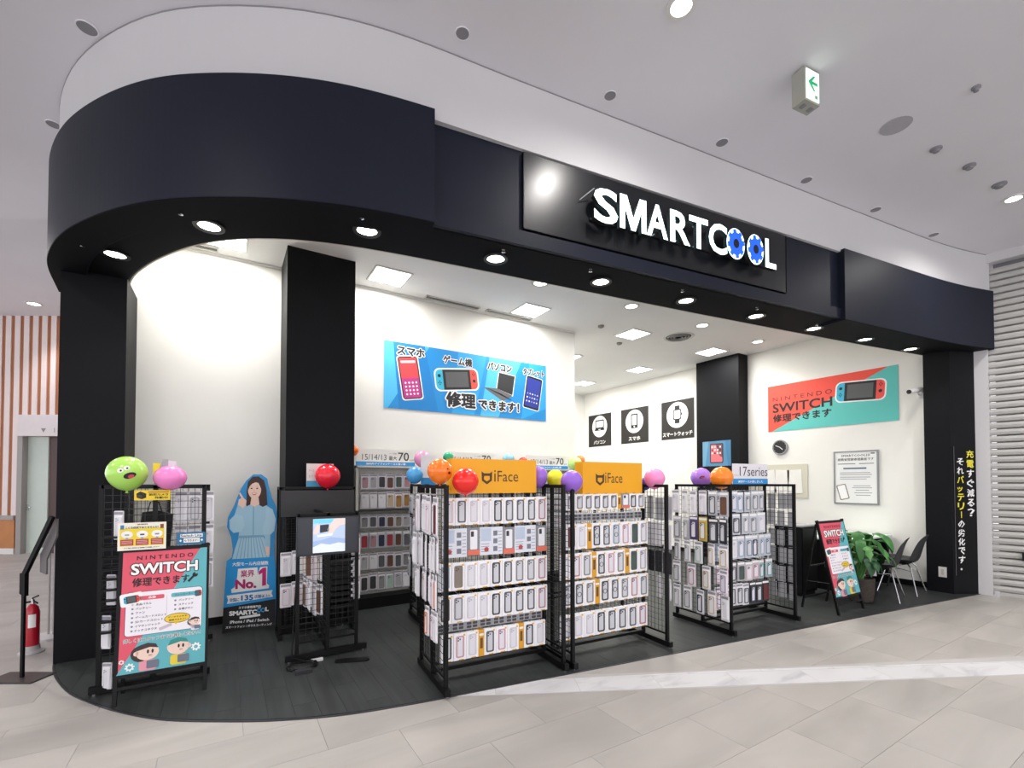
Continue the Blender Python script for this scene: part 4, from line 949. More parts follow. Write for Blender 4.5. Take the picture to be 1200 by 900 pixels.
# ---- rack standing behind, half hidden
R4 = rack('black wire rack behind the gold sign racks, under the blue balloon', (1.80, 4.84, FZ), radians(-4), 1.0)
for j, z0 in enumerate((1.17, 0.93, 0.70, 0.47)):
    siderow(R4, 0.0, -1, [-0.27 + 0.11*k for k in range(5)], z0, z0+0.21, K('grey,smoke,pale grey,ice blue,smoke', 'c'), f'{ordn(j)} row, rack under blue balloon', 'grey packs on the rack under the blue balloon', off=0.05)
R5 = rack('black wire rack behind the gap between the two gold signs', (2.95, 4.74, FZ), radians(-4), 1.0)
for j, z0 in enumerate((1.17, 0.93)):
    row(R5, 0.05, 0.95, -0.1, z0, z0+0.21, K('grey,white,pale grey,clear,smoke,white', 'c'), f'{ordn(j)} row, rack behind the gap', 'packs on the rack behind the gap between the gold signs')
# ---- tall black rack at the left in front of the left pillar
R6 = rack('black wire rack behind the left poster stand, under the green balloon', (-0.455, 4.40, FZ), radians(90), 0.95, D=0.66)
# its front end frame faces the mall; black trays and pouches
bag = thing('black_pouch', 'black fabric pouch hanging behind the mesh of the left rack', 'pouch', (-0.46, 4.47, 1.0))
b = MB().slab([(-.10, 0), (.09, -.02), (.11, .28), (.02, .31), (-.08, .30)], -.02, .03); b.obj('bag', mat('pouch_black', hexc('101013'), 0.8, noise=0.1), bag)
MB().tube([(-.05, 0, .3), (-.03, -.02, .38), (.02, -.02, .38), (.04, 0, .3)], .004, 6).obj('strap', M_METAL, bag)
for j in range(3):
    z0 = 1.16 - 0.27*j
    for k in range(3):
        item('pack', ['white', 'pale grey', 'clear'][(j+k) % 3], (-0.30 + 0.088*k - 0.0, 4.47 + 0.02*k, z0 + 0.05), 0.1*(k-1), 0.085, 0.25, 'w', f'white case pack, {ordn(k)} from left, {ordn(j)} row behind left rack mesh', 'phone case', 'white packs behind the mesh of the left rack')
for j, (dx, z0, hh) in enumerate(((-0.665, 1.11, 0.21), (-0.70, 0.64, 0.22), (-0.725, 0.33, 0.24), (-0.715, 0.04, 0.19))):
    item('pack', 'white', (dx, 4.38, z0), -0.5, 0.065, hh, 'w', f'white pack sticking out left of the poster stand, {["topmost","second from top","third from top","lowest"][j]}', 'phone case', 'packs on the left side of the left rack')
t = thing('tray_stack', 'stack of black wire trays left of the poster stand', 'tray', (-0.72, 4.34, 0.45))
for k in range(10): MB().box(-0.03, 0.12, -0.02, 0.10, k*0.075, k*0.075+0.012).obj('tray', M_METAL, t)
# ---- rack with the screen
R7 = rack('low black wire rack carrying the monitor', (0.77, 4.315, FZ), radians(90), 0.85, D=0.53, H=1.25, zb=0.16, fx=0.07)
for j, (z0, z1) in enumerate(((0.66, 0.93), (0.36, 0.63))):
    hk = MB()
    for k in range(9):
        yk = 0.06 + 0.085*k
        item('pack', ['beige', 'pale pink', 'brown', 'pale grey', 'white'][(j*2+k) % 5], (0.77-0.06-0.03*(k % 3), 4.315+yk, z0-.02*(k % 2)), radians(-75)+random.uniform(-.3, .3), 0.085, z1-z0, 'w', f'case pack, {ordn(k)} from front in the {["upper","lower"][j]} row under the monitor', 'phone case', 'packs on the rack under the monitor')
for j in range(3):
    item('pack', ['pale pink', 'white', 'pale grey'][j], (1.02, 4.37, 0.86-0.20*j), 0.05, 0.08, 0.18, 'w', f'white phone case pack, {ordn(j)} from top at the right edge of the monitor rack', 'phone case', 'packs at the right edge of the monitor rack')
t = thing('tray_stack', 'stack of thin black trays under the monitor', 'tray', (0.81, 4.36, 0.40))
for k in range(8): MB().box(0.0, 0.19, 0, 0.14, k*0.055, k*0.055+0.03).obj('tray', M_METAL, t)
tv = thing('monitor', 'black flat monitor showing hands repairing a phone', 'monitor', (0.50, 4.19, 0.91))
MB().box(0, 0.505, 0, 0.035, 0, 0.325).obj('casing', mat('monitor_black', hexc('14161b'), 0.3, noise=0.03), tv)
MB().box(0.012, 0.493, -0.002, 0, 0.015, 0.313).obj('screen_glass', mat('screen_dark', hexc('2c3038'), 0.25), tv)
MB().box(0.2, 0.3, 0.03, 0.10, 0.1, 0.2).obj('mounting_arm', M_METAL, tv)
s = Sign(tv, -0.002)
def glow(h, e=0.35): return mat('screen_' + h, hexc(h), 0.4, emit=e)
s.rect(0.125, 0.385, 0.022, 0.308, glow('b9cbe6'), 1, 'picture'); s.rect(0.13, 0.29, 0.27, 0.305, glow('6fd0e6'), 2, 'caption_bar')
s.poly([(.125, .022), (.385, .022), (.385, .09), (.33, .10), (.26, .085), (.19, .10), (.125, .07)], glow('dfe8f4'), 2, 'cloth'); s.poly([(.125, .12), (.20, .13), (.27, .15), (.385, .13), (.385, .09), (.33, .10), (.26, .085), (.19, .10), (.125, .07)], glow('9fb6dc'), 2, 'mat')
s.poly([(.385, .255), (.385, .305), (.30, .308), (.27, .27), (.235, .215), (.25, .185), (.285, .175), (.31, .22), (.345, .245)], glow('e2d2cc'), 3, '+hand'); s.poly([(.125, .20), (.16, .27), (.18, .25), (.17, .19), (.15, .175), (.125, .185)], glow('e2d2cc'), 3, '+hand')
s.poly([(.18, .19), (.25, .20), (.25, .26), (.18, .255)], glow('2a3036'), 3, 'phone'); s.poly([(.16, .155), (.28, .165), (.28, .18), (.16, .172)], glow('f2f4f6'), 4, 'tool'); s.done()
# ---- black rack in front of the middle pillar
t = thing('counter_rack', 'black display rack with plain black header board against the middle pillar', 'display rack', (0.455, 5.02, FZ))
for x in (0, 0.69):
    for y in (0, 0.22): MB().box(x-P_, x+P_, y-P_, y+P_, 0, 1.47).obj('post', M_METAL, t)
    MB().box(x-.02, x+.02, -0.08, 0.26, 0, 0.05).obj('foot', M_METAL, t)
MB().box(-P_, 0.69+P_, -P_, 0.235, 1.45, 1.475).obj('top_shelf', M_METAL, t)
MB().box(0.0, 0.69, -0.016, -0.002, 1.18, 1.44).obj('header_board', mat('header_black', hexc('2a2a2b'), 0.45, noise=0.05), t)
g = MB(); grid(g, 0, 0.69, 0.12, 1.16, 'x', 0.0); tag(g.obj('wire_grid', M_WIRE, t), kind='stuff'); MB().box(0, .69, -.01, .01, .1, .12).obj('lower_bar', M_METAL, t)
for j, z0 in enumerate((0.62, 0.32)):
    item('pack', ['white', 'pale pink'][j], (0.50, 4.95, z0), 0.1, 0.10, 0.23, 'w', f'first white pack from left on the middle pillar rack, {["upper","lower"][j]}', 'phone case', 'packs at the left edge of the middle pillar rack')
    item('pack', ['white', 'pale pink'][j], (0.60, 4.96, z0+.01), -0.1, 0.10, 0.23, 'w', f'second white pack from left on the middle pillar rack, {["upper","lower"][j]}', 'phone case', 'packs at the left edge of the middle pillar rack')

# ---- white wall shelving units
def wallunit(x0, w, label, rows, n, where, header=True):
    t = thing('wall_shelf_unit', label, 'shelving', (x0, 5.88, FZ))
    wm = mat('unit_white', hexc('dddcd5'), 0.5, noise=0.02)
    MB().box(0, w, -0.03, 0, 0.0, 1.72).obj('back_panel', wm, t)
    for x in (0, w-0.03): MB().box(x, x+0.03, -0.20, -0.03, 0.0, 1.72).obj('side_post', wm, t)
    MB().box(0, w, -0.24, -0.03, 0.0, 0.13).obj('plinth', M_METAL, t)
    MB().box(0, w, -0.26, 0, 1.70, 1.72).obj('top_shelf', wm, t)
    MB().box(0, w, -0.22, -0.03, 1.165, 1.18).obj('shelf', ink('3a3a3a'), t)
    for k in range(len(rows)):
        r_ = rows[k]
        MB().box(0.03, w-0.03, -0.16, -0.15, r_[0]-0.012, r_[0]-0.004).obj('rail', M_WIREL, t)
        row(t, 0.06, w-0.05, -0.17, r_[0], r_[1], K(r_[2], r_[3]), f'{ordn(k)} row, {where}', 'phone case packs on the ' + where)
    return t
U1 = wallunit(1.32, 0.74, 'white wall shelving unit just right of the middle pillar', [(1.44, 1.62, 'dusty rose,pale grey,black,brown,green,dusty rose', 'ws'), (1.20, 1.40, 'white,white,white,beige,amber,amber', 'ws'), (0.96, 1.12, 'grey,dark grey,navy,brown,taupe,pale grey', 'ws'), (0.715, 0.91, 'red,dusty rose,navy,red,brown,dark grey', 'cs'), (0.455, 0.65, 'pale grey,white,dark grey,brown,dark grey,grey', 'ws'), (0.20, 0.41, 'black,black,grey,mint,pale grey,white', 'ws')], 6, 'shelving by middle pillar')
U2 = wallunit(2.50, 1.05, 'white wall shelving unit behind the left gold sign', [(1.44, 1.62, 'white,grey,black,brown,green,white', 'w')], 6, 'shelving behind left gold sign')
U3 = wallunit(3.80, 0.80, 'white wall shelving unit behind the gap of the gold signs', [(1.44, 1.62, 'white,grey,black,brown,green,white', 'w')], 6, 'shelving behind the gap')
def sale_board(x0, w, label):
    t, s = board('sale_board', label, 'sign', (x0, 5.70, 1.725+FZ), 0, w, 0.20, ink('f2f1ec'), th=0.01)
    MB().box(0.02, w-0.02, 0.0, 0.12, -0.0, 0.006).obj('stand', M_WHITE, t)
    s.rect(0, w, 0.0, 0.048, ink('2f8fd0'), 1, 'blue_band'); s.text('国内外アイフォンケースお買い得', w/2, 0.010, 0.03, W_, 2, width=w*.66, height=0.027, align='C', bold=.02)
    s.text('15/14/13', w*.10, 0.068, 0.09, ink('5a5856'), 2, width=w*.40, height=0.072, bold=.0); s.text('最大', w*.54, 0.068, 0.06, ink('4a4846'), 2, width=w*.14, height=0.055, bold=.01)
    s.text('70', w*.70, 0.066, 0.12, ink('3f3528'), 2, width=w*.19, height=0.105, bold=.01); s.text('%OFF', w*.90, 0.066, 0.03, ink('3f3528'), 2, width=w*.075, height=0.02); s.text('ケース各種', w*.55, 0.145, 0.03, ink('8a8886'), 2, width=w*.12, height=0.02); s.done(); return t
sale_board(1.32, 0.74, 'white sale board reading 15/14/13 and 70 right of the middle pillar')
sale_board(2.50, 0.76, 'white sale board reading 15/14/13 and 70 behind the left gold sign')
sale_board(3.78, 0.78, 'white sale board reading 15/14/13 and 70 seen between the gold signs')
# ================================================================ SIGNS ON THE RACKS, BALLOONS
def place(px, py, t, yl=0.0):
    a = t.rotation_euler[2]; p = local(t, 0, yl, 0); return onplane(px, py, p, (cos(a), sin(a)))
GOLD = mat('gold_board', hexc('efa800'), 0.5, noise=0.02, scale=3); DK = ink('4a3214')
def gold_sign(t, q0, q1, q2, label, emb):
    A = place(*q0, t, -0.12); Bp = place(*q1, t, -0.12); Cc = place(*q2, t, -0.12)
    w = (Bp-A).to_2d().length; h = Cc.z-A.z
    g = thing('gold_sign', label, 'sign', tuple(A), t.rotation_euler[2])
    MB().box(0, w, 0, 0.12, 0, h).obj('box_board', GOLD, g)
    for x in (0.06, w-0.06): MB().box(x-.01, x+.01, 0.02, 0.05, -0.05, 0.0).obj('clip', M_METAL, g)
    s = Sign(g, 0.0)
    # hexagonal shield emblem
    cx, cz, r = emb*w - w*.025, h*0.46, h*0.20
    hx = [(cx-r*.85, cz+r*.9), (cx-r*.45, cz+r*.62), (cx+r*.45, cz+r*.62), (cx+r*.85, cz+r*.9), (cx+r*.8, cz-r*.45), (cx, cz-r), (cx-r*.8, cz-r*.45)]
    ix = [(cx-r*.46, cz+r*.22), (cx-r*.30, cz+r*.24), (cx+r*.30, cz+r*.24), (cx+r*.46, cz+r*.22), (cx+r*.48, cz-r*.28), (cx, cz-r*.58), (cx-r*.48, cz-r*.28)]
    s.parts[('emblem', DK.name)] = (MB().ring(hx, ix, -0.0015, -0.0005), DK)
    s.text('i', cx+w*.085, h*.34, 0.1, DK, 1, height=h*.34, width=w*.018, bold=.0); s.text('Face', cx+w*.125, h*.34, 0.1, DK, 1, height=h*.32, width=w*.25, bold=-.005)
    s.done(); return g
gold_sign(R1, (529, 578.5), (628.5, 579.5), (529, 537), 'left gold sign board on the black display rack, beside the red balloon', 0.42)
gold_sign(R2, (683, 579), (752.5, 579.5), (683, 541), 'right gold sign board on the black display rack, beside the pink balloon', 0.30)
# 17series board
A = place(858, 570.5, R3, -0.05); Bp = place(899, 570.5, R3, -0.05); Cc = place(858, 549.5, R3, -0.05)
wS, hS = (Bp-A).to_2d().length, Cc.z-A.z
t, s = board('series_board', 'white board reading 17series with a blue band on the right rack', 'sign', (A.x, A.y, 1.5+FZ), R3.rotation_euler[2], wS, hS+0.03, ink('e6e4e8'), th=0.008)
hS += 0.03
s.rect(0, wS, 0, hS*.27, ink('2f8fd0'), 1, 'blue_band'); s.text('17series', wS*.99, hS*.40, .1, ink('3c3a3e'), 2, width=wS*.80, height=hS*.46, align='R'); s.text('アイフォン', wS*.02, hS*.38, .04, ink('c04a3a'), 2, width=wS*.14, height=hS*.1)
s.text('新作ケース入荷しました', wS*.5, hS*.06, .03, W_, 2, width=wS*.7, height=hS*.13, align='C', bold=.02); s.done()
# white support boards behind balloons
BCOL = {}
def balloon(name_c, h, px, py, r_px, ploc, label, group='balloons on the racks', face=None, stick=0.0, squash=1.0, zfix=None, tilt=0.0):
    """ploc: (rack, local y) gives the vertical plane in which the balloon rests"""
    p = place(px, py, ploc[0], ploc[1]) if not isinstance(ploc[0], tuple) else onplane(px, py, ploc[0], ploc[1])
    d = p.x*fwx + p.y*fwy; r = r_px*d/540*0.97
    root = thing('balloon', label, 'balloon', (p.x, p.y, p.z), 0, group)
    m = MATS.get('balloon_'+h)
    if not m:
        m = mat('balloon_'+h, hexc(h), 0.22, coat=0.3, noise=0.0); m.node_tree.nodes['Principled BSDF'].inputs['Subsurface Weight'].default_value = 0.35
        m.node_tree.nodes['Principled BSDF'].inputs['Subsurface Radius'].default_value = (0.05, 0.05, 0.05); m.node_tree.nodes['Principled BSDF'].inputs['Subsurface Scale'].default_value = 0.3
    def fn(q):
        x, y, z = q; k = 1.0 - 0.10*max(0, -z/r)
        return (x*k, y*k, z*1.02)
    b = MB().ball((0, 0, 0), (r, r, r*squash), 28, 18, fn); b.sm = True; b.obj('skin', m, root)
    kn = MB().lathe([(0.0, 0.006), (r*.07, 0.0), (r*.04, -r*.06), (r*.11, -r*.13), (0.0, -r*.12)], (0, 0, -r*squash*1.02), 10); kn.obj('knot', m, root)
    if stick: MB().tube([(0, 0, -r*squash*1.1), (0, 0, -r*squash*1.1-stick)], .003, 6).obj('stick', M_WHITE, root)
    if face:
        az = atan2(-p.y, -p.x)                                      # printed side towards the mall
        def onb(u, v, lift=1.006):                                  # u right, v up on the ball
            return None
        for kind, u, v, ru, rv, hh in face:
            # a small curved patch on the skin
            vs = []; n = 14
            ca = az + u*-1.0 if False else az
            pts = [(0.0, 0.0)] + [(cos(2*pi*k/n), sin(2*pi*k/n)) for k in range(n)]
            for a_, c_ in pts:
                uu = u + ru*a_*cos(tilt) - rv*c_*sin(tilt); vv = v + ru*a_*sin(tilt) + rv*c_*cos(tilt)
                uu = max(-.95, min(.95, uu)); rr = math.sqrt(max(0.02, 1-vv*vv)); su = max(-.99, min(.99, uu/rr)); an = az + math.asin(su)
                L = r*(1.008 + 0.004*{'w': 0, 'k': 1, 't': 2}[kind]); kk = 1.0 - 0.10*max(0, -vv)
                vs.append((L*rr*cos(an)*kk, L*rr*sin(an)*kk, L*vv*squash*1.02))
            MB().add(vs, [(0, 1+k, 1+(k+1) % n) for k in range(n)]).obj('printed_face', ink(hh), root)
    return root
FACE = [('w', -.30, .16, .15, .13, 'f2f2e6'), ('w', -.02, .30, .15, .13, 'f2f2e6'), ('k', -.28, .15, .05, .05, '1c1c1c'), ('k', 0.0, .29, .05, .05, '1c1c1c'), ('k', .12, -.12, .30, .17, '241a1a'), ('t', .18, -.17, .15, .10, 'd8485e')]
balloon('green', 'b4e86a', 149, 555, 20.5, (R6, 0.0) if False else ((-0.46, 4.40), (1, 0)), 'lime green balloon with a printed face on the left rack', face=FACE, tilt=0.35)
balloon('pink', 'f68fd0', 199.5, 560, 17, ((-0.46, 4.38), (1, 0)), 'pink balloon without a face on the left rack', squash=0.86)
balloon('red', 'f0223c', 384, 558, 14.5, ((0.46, 4.95), (1, 0)), 'bright red balloon on the rack against the middle pillar')
balloon('orange', 'f8791e', 414, 528, 6.5, ((1.32, 5.60), (1, 0)), 'small orange balloon half hidden by the middle pillar')
balloon('pink', 'f6a6d0', 495, 538, 10, (R4, 0.0), 'pink balloon behind the large orange balloon', stick=0.16)
balloon('blue', '4fa8e4', 486, 557, 10, (R4, -0.3), 'sky blue balloon on the rack behind, left of the large orange balloon')
balloon('orange', 'f9801e', 515.5, 552.5, 15.2, (R1, -0.24), 'large orange balloon at the left end of the left gold sign', face=[('k', .75, -.12, .12, .1, '3a1410'), ('w', .60, .18, .06, .06, '3a1410')])
balloon('red', 'f22a20', 545.5, 564.5, 16, (R1, -0.30), 'large red balloon covering the left half of the gold sign')
balloon('green', '3ec08e', 525.5, 536, 6.5, (R4, 0.1), 'green balloon peeping out behind the large orange balloon', stick=0.22)
balloon('light blue', '9fd4f2', 596, 538, 7, ((3.0, 5.66), (1, 0)), 'pale blue balloon peeping over the left gold sign', stick=0.05)
balloon('red', 'ee3a34', 613, 541.5, 6, ((3.0, 5.66), (1, 0)), 'small red balloon peeping over the left gold sign', stick=0.05)
balloon('purple', 'a070d8', 632, 559, 10, (R1, -0.02), 'purple balloon tucked behind the right end of the left gold sign', squash=1.28)
balloon('yellow', 'f2ec2c', 650.5, 561, 10.5, (R1, -0.0), 'yellow balloon between the two gold signs', squash=1.05)
balloon('purple', '9a68d6', 670, 564.5, 13.4, (R2, -0.26), 'purple balloon at the left end of the right gold sign')
balloon('light green', 'c2e88a', 674, 544, 8.5, ((3.0, 5.66), (1, 0)), 'pale green balloon behind the purple one between the gold signs')
balloon('orange', 'f8883a', 679.5, 539.5, 6, ((3.0, 5.8), (1, 0)), 'small orange balloon peeping over the right gold sign')
balloon('pink', 'f795cc', 767, 561, 12.3, (R2, -0.12), 'pink balloon at the right end of the right gold sign')
balloon('dark purple', '5a3a9a', 756, 567, 7.5, (R2, 0.1), 'dark purple balloon peeping out between the right gold sign and pink balloon')
balloon('purple', 'b07cde', 821.5, 560, 12, (R3, 0.18), 'lilac balloon with a printed mouth on the right rack', face=[('k', .08, .05, .26, .12, '5a1a26'), ('t', .12, .03, .16, .06, 'b04858')], tilt=0.3)
balloon('orange', 'fa8a1a', 845.5, 560, 13.3, (R3, -0.16), 'orange balloon beside the 17series board on the right rack')
# small white board on the middle pillar rack
t, s = board('counter_card', 'small white card with blue band behind the red balloon', 'sign', (0.685, 5.03, 1.475+FZ), radians(4), 0.26, 0.235, ink('e4e4e2'), th=0.01)
s.rect(0, .26, 0.0, .06, ink('4aa2cc'), 1, 'blue_band'); s.text('ケース', .02, .15, .04, ink('8a8884'), 1, width=.05, height=.025); s.text('おすすめ', .02, .09, .04, ink('b0aca4'), 1, width=.09, height=.03); s.done()
t, s = board('counter_card', 'white card with blue band behind the sky blue balloon', 'sign', tuple(place(493, 570, R4, -0.25)), 0, 0.16, 0.33, ink('eceaec'), th=0.01)
s.rect(0, .16, 0, .09, ink('2f8fd0'), 1, 'blue_band'); s.done()
t, s = board('counter_card', 'narrow white card left of the right gold sign', 'sign', tuple(place(678, 575, R2, -0.05)), 0, 0.06, 0.22, ink('ecebe4'), th=0.006); s.done()

# ================================================================ POSTER STANDS
RED, TEAL = ink('e0566a'), ink('5fb4bd')
def kid(s, cx, cz, k, hair, body, cap=False):
    skin = ink('f2d4c4'); hr = ink(hair)
    if not cap: s.poly(circ(cx-.3*k, cz-.05*k, .42*k, 14), hr, 4, 'drawn_hair')
    s.poly(circ(cx, cz, .5*k, 20, .42*k), skin, 5, '+drawn_face'); s.poly(circ(cx+(-.48*k if not cap else .48*k), cz-.03*k, .12*k, 10), skin, 5, '+drawn_face')
    s.poly([(cx-.48*k, cz+.10*k), (cx-.35*k, cz+.38*k), (cx, cz+.47*k), (cx+.35*k, cz+.38*k), (cx+.46*k, cz+.16*k), (cx+.1*k, cz+.24*k)], ink('2f8f86') if cap else hr, 6, 'drawn_hair')
    for dx in (.02, .22): s.poly(circ(cx+dx*k, cz+.02*k, .05*k, 8, .11*k), K_, 7, 'drawn_eyes')
    s.rect(cx+.05*k, cx+.2*k, cz-.2*k, cz-.17*k, K_, 7, 'drawn_mouth')
    s.poly(rrect(cx-.35*k, cx+.4*k, cz-.95*k, cz-.42*k, .12*k), ink(body), 4, 'drawn_shirt'); s.poly(rrect(cx-.02*k, cx+.5*k, cz-.85*k, cz-.45*k, .05*k), ink('6c7484'), 8, 'drawn_device')
def stand_poster(s, w, h):
    s.rect(0, w, 0, h, RED, 1, 'background'); s.poly([(0, 0), (w, 0), (w, h), (w*.92, h)], TEAL, 2, 'background')
    s.text('N I N T E N D O', w*.5, h*.925, .1, K_, 3, width=w*.66, height=h*.035, align='C', bold=.02)
    s.otext('SWITCH', w*.5, h*.80, .1, W_, K_, 3, width=w*.78, height=h*.095, align='C', bold=.035, ob=.06)
    s.text('修理できます', w*.46, h*.70, .1, K_, 3, width=w*.66, height=h*.075, align='C', bold=.03)
    s.poly(turned([(w*.80, h*.70), (w*.83, h*.70), (w*.83, h*.77), (w*.80, h*.77)], w*.815, h*.735, -.7), K_, 3, 'wrench'); s.ring = None
    s.poly(turned(circ(w*.86, h*.765, w*.035, 10), 0, 0, 0), K_, 3, 'wrench'); s.poly(circ(w*.875, h*.78, w*.016, 8), TEAL, 4, 'wrench_jaw')
    s.poly(rrect(w*.07-.003, w*.95+.003, h*.30-.003, h*.655+.003, .022), K_, 3, 'text_box_border'); s.poly(rrect(w*.07, w*.95, h*.30, h*.655, .02), ink('f0ecf2'), 4, 'text_box')
    s.poly(rrect(w*.20, w*.50, h*.585, h*.62, .008, 2), RED, 5, 'heading_bar'); s.text('本体', w*.36, h*.592, .03, W_, 6, width=w*.09, height=h*.022, align='C', bold=.03)
    s.poly(rrect(w*.58, w*.88, h*.585, h*.62, .008, 2), TEAL, 5, 'heading_bar'); s.text('コントローラー', w*.73, h*.592, .03, K_, 6, width=w*.22, height=h*.02, align='C', bold=.01)
    console(s, w*.13, h*.60, w*.17, h*.06, .12, 5, out=True); console(s, w*.90, h*.60, w*.09, h*.05, .1, 5, out=False)
    for j, tx in enumerate(['液晶パネル', 'バッテリー', 'ファン', 'ゲームカードスロット', 'SDカードスロット', 'イヤホンジャック', 'ドックコネクタ']):
        s.text(tx, w*.18, h*(.545-.036*j), .03, K_, 5, width=w*.035*len(tx), height=h*.020, bold=.015); s.poly(circ(w*.145, h*(.555-.036*j), w*.014, 8), ink('7a8a94'), 5, 'bullets')
    for j, tx in enumerate(['バッテリー', 'スティック', '各種ボタン']):
        s.text(tx, w*.67, h*(.545-.038*j), .03, K_, 5, width=w*.035*len(tx), height=h*.020, bold=.015); s.poly(circ(w*.63, h*(.555-.038*j), w*.014, 8), ink('7a8a94'), 5, 'bullets')
    s.rect(w*.53, w*.533, h*.42, h*.61, ink('a8a4ac'), 5, 'divider')
    s.poly(circ(w*.66, h*.405, w*.155, 22, h*.042), K_, 5, 'bubble_border'); s.poly(circ(w*.66, h*.405, w*.148, 22, h*.038), ink('ecc83a'), 6, 'bubble'); s.poly([(w*.62, h*.375), (w*.69, h*.375), (w*.64, h*.35)], ink('ecc83a'), 6, 'bubble')
    s.text('データそのまま', w*.66, h*.41, .02, K_, 7, width=w*.22, height=h*.014, align='C', bold=.02); s.text('修理できるよ！', w*.66, h*.385, .02, K_, 7, width=w*.20, height=h*.014, align='C', bold=.02)
    kid(s, w*.87, h*.36, w*.13, '3a2c2c', 'f0ecf2'); s.poly(turned(rrect(w*.45, w*.6, h*.325, h*.35, .004), w*.5, h*.335, .35), ink('c8bcc8'), 5, 'tool'); 
    s.otext('詳しくはスタッフまでお尋ねください！', w*.5, h*.245, .03, K_, W_, 4, width=w*.88, height=h*.032, align='C', bold=.01, ob=.07)
    kid(s, w*.33, h*.155, w*.26, '3b2b2b', 'e89aa8'); kid(s, w*.68, h*.165, w*.26, '3b2b2b', 'e6cf3e', cap=True)
    for cx, cz, r in ((w*.14, h*.05, w*.055), (w*.05, h*.10, w*.032), (w*.89, h*.14, w*.06)):
        s.poly(gear(cx, cz, r, 8, .25), W_, 4, 'gear'); s.poly(circ(cx, cz, r*.42, 12), TEAL if cx > w*.1 else RED, 5, 'gear_hole')
    s.text('ロゴ', w*.8, h*.02, .01, TEAL, 3, width=w*.01, height=.002)
def aboard(label, loc, rotz, w, h, tilt, spread):
    """folding A-frame: the front leaf leans back, its poster faces the mall"""
    t = thing('poster_stand', label, 'signboard', loc, rotz)
    T = Matrix.Rotation(-tilt, 4, 'X')
    def m(): q = MB(); q.T = T; return q
    fw_ = 0.024
    for x in (0, w-fw_): m().box(x, x+fw_, 0, 0.025, 0.0, h).obj('upright', M_METAL, t)
    for z0, z1 in ((h-.03, h), (0.175, 0.205), (0.10, 0.12)): m().box(fw_, w-fw_, 0, 0.022, z0, z1).obj('cross_bar', M_METAL, t)
    # rounded corners
    for x in (0.012, w-0.012): 
        q = m(); q.slab(circ(x, h-.004, .016, 12), -0.002, 0.026); q.obj('corner_cap', M_METAL, t)
    q = m(); q.box(fw_*.6, w-fw_*.6, 0.002, 0.012, 0.2, h-0.025); q.obj('poster_backing', ink('d8d8d8'), t)
    holder = bpy.data.objects.new('poster', None)
    s = Sign(t, 0.0); pw, ph = w-fw_*1.3, h-0.225
    stand_poster(s, pw, ph)
    for (nm, _), (mb, mt) in s.parts.items():
        mb.v = [tuple(T @ Vector((x+fw_*.65, y+0.001, z+0.2))) for x, y, z in mb.v]; mb.obj(nm, mt, t)
    # rear leaf
    top = T @ Vector((0, 0.03, h-0.03)); yb = spread
    for x in (0.02, w-0.02): MB().bar((x, top.y, top.z), (x, yb, 0.0), 0.02).obj('rear_leg', M_METAL, t)
    MB().bar((0.02, top.y+(yb-top.y)*.88, top.z*.12), (w-.02, top.y+(yb-top.y)*.88, top.z*.12), 0.018).obj('rear_bar', M_METAL, t)
    MB().bar((0.02, top.y+(yb-top.y)*.5, top.z*.5), (w-.02, top.y+(yb-top.y)*.5, top.z*.5), 0.016).obj('rear_bar', M_METAL, t)
    for x in (0.012, w-0.012):
        a = T @ Vector((x, 0.02, h*.33)); f_ = 0.67; MB().bar(a, (x, top.y+(yb-top.y)*f_, top.z*(1-f_)), 0.008, 0.004).obj('stay', M_CHROME if x < .1 else M_METAL, t)
    return t
aboard('black A-frame stand with a red and teal repair poster at the left front', (-0.641, 4.095, FZ), radians(-1), 0.535, 1.06, radians(8), 0.24)
BA2 = aboard('black A-frame stand with a red and teal repair poster beside the green plant', (5.95, 2.52, FZ), radians(-2), 0.60, 1.08, radians(12), 0.42)

# small posters at the left rack
zz = 1.07
t, s = board('repair_leaflet', 'small yellow and white printed sheet on top of the left poster stand', 'poster', (-0.645, 4.225, 1.045), radians(-1), 0.275, 0.195, ink('f2efdf'))
s.rect(.012, .263, .03, .155, ink('f0d83c'), 1, 'background'); s.rect(.015, .035, .150, .18, ink('3f7fb0'), 2, 'corner_drawing'); s.rect(.24, .26, .150, .18, ink('8a4a34'), 2, 'corner_drawing')
s.text('こんな症状でありませんか？', .137, .153, .02, K_, 3, width=.19, height=.016, align='C', bold=.03); s.text('修理例', .137, .178, .02, ink('8a4a34'), 3, width=.06, height=.009, align='C', bold=.03)
for k in range(3):
    cx = .052+.085*k; s.poly(circ(cx, .112, .033, 18, .026), W_, 2, 'oval'); s.rect(cx-.012, cx+.012, .105, .115, ink(['a8a8a0', '3a2c30', '8a8a8a'][k]), 3, 'oval_drawing'); s.rect(cx-.008, cx+.008, .082, .09, ink('3f9fd0'), 3, 'arrow'); s.rect(cx-.036, cx+.036, .035, .078, ink('b03a3a'), 2, 'red_box')
    for j in range(3): s.rect(cx-.03, cx+.03, .045+.01*j, .048+.01*j, ink('f0c8c0'), 3, 'text_lines')
s.text('その他の症状もお気軽にご相談ください', .137, .012, .02, K_, 3, width=.2, height=.008, align='C', bold=.02); s.done()
t, s = board('small_blue_sign', 'small rounded blue sign clipped to the top of the left poster stand', 'sign', (-0.305, 4.215, 1.065), radians(-1), 0.175, 0.09, W_)
t.children[0].data.clear_geometry(); mb_ = MB().slab(rrect(0, .175, 0, .09, .012, 3), -0.004, 0); t.children[0].data.from_pydata(mb_.v, [], mb_.f); t.children[0].data.materials.clear(); t.children[0].data.materials.append(ink('1f6f9a'))
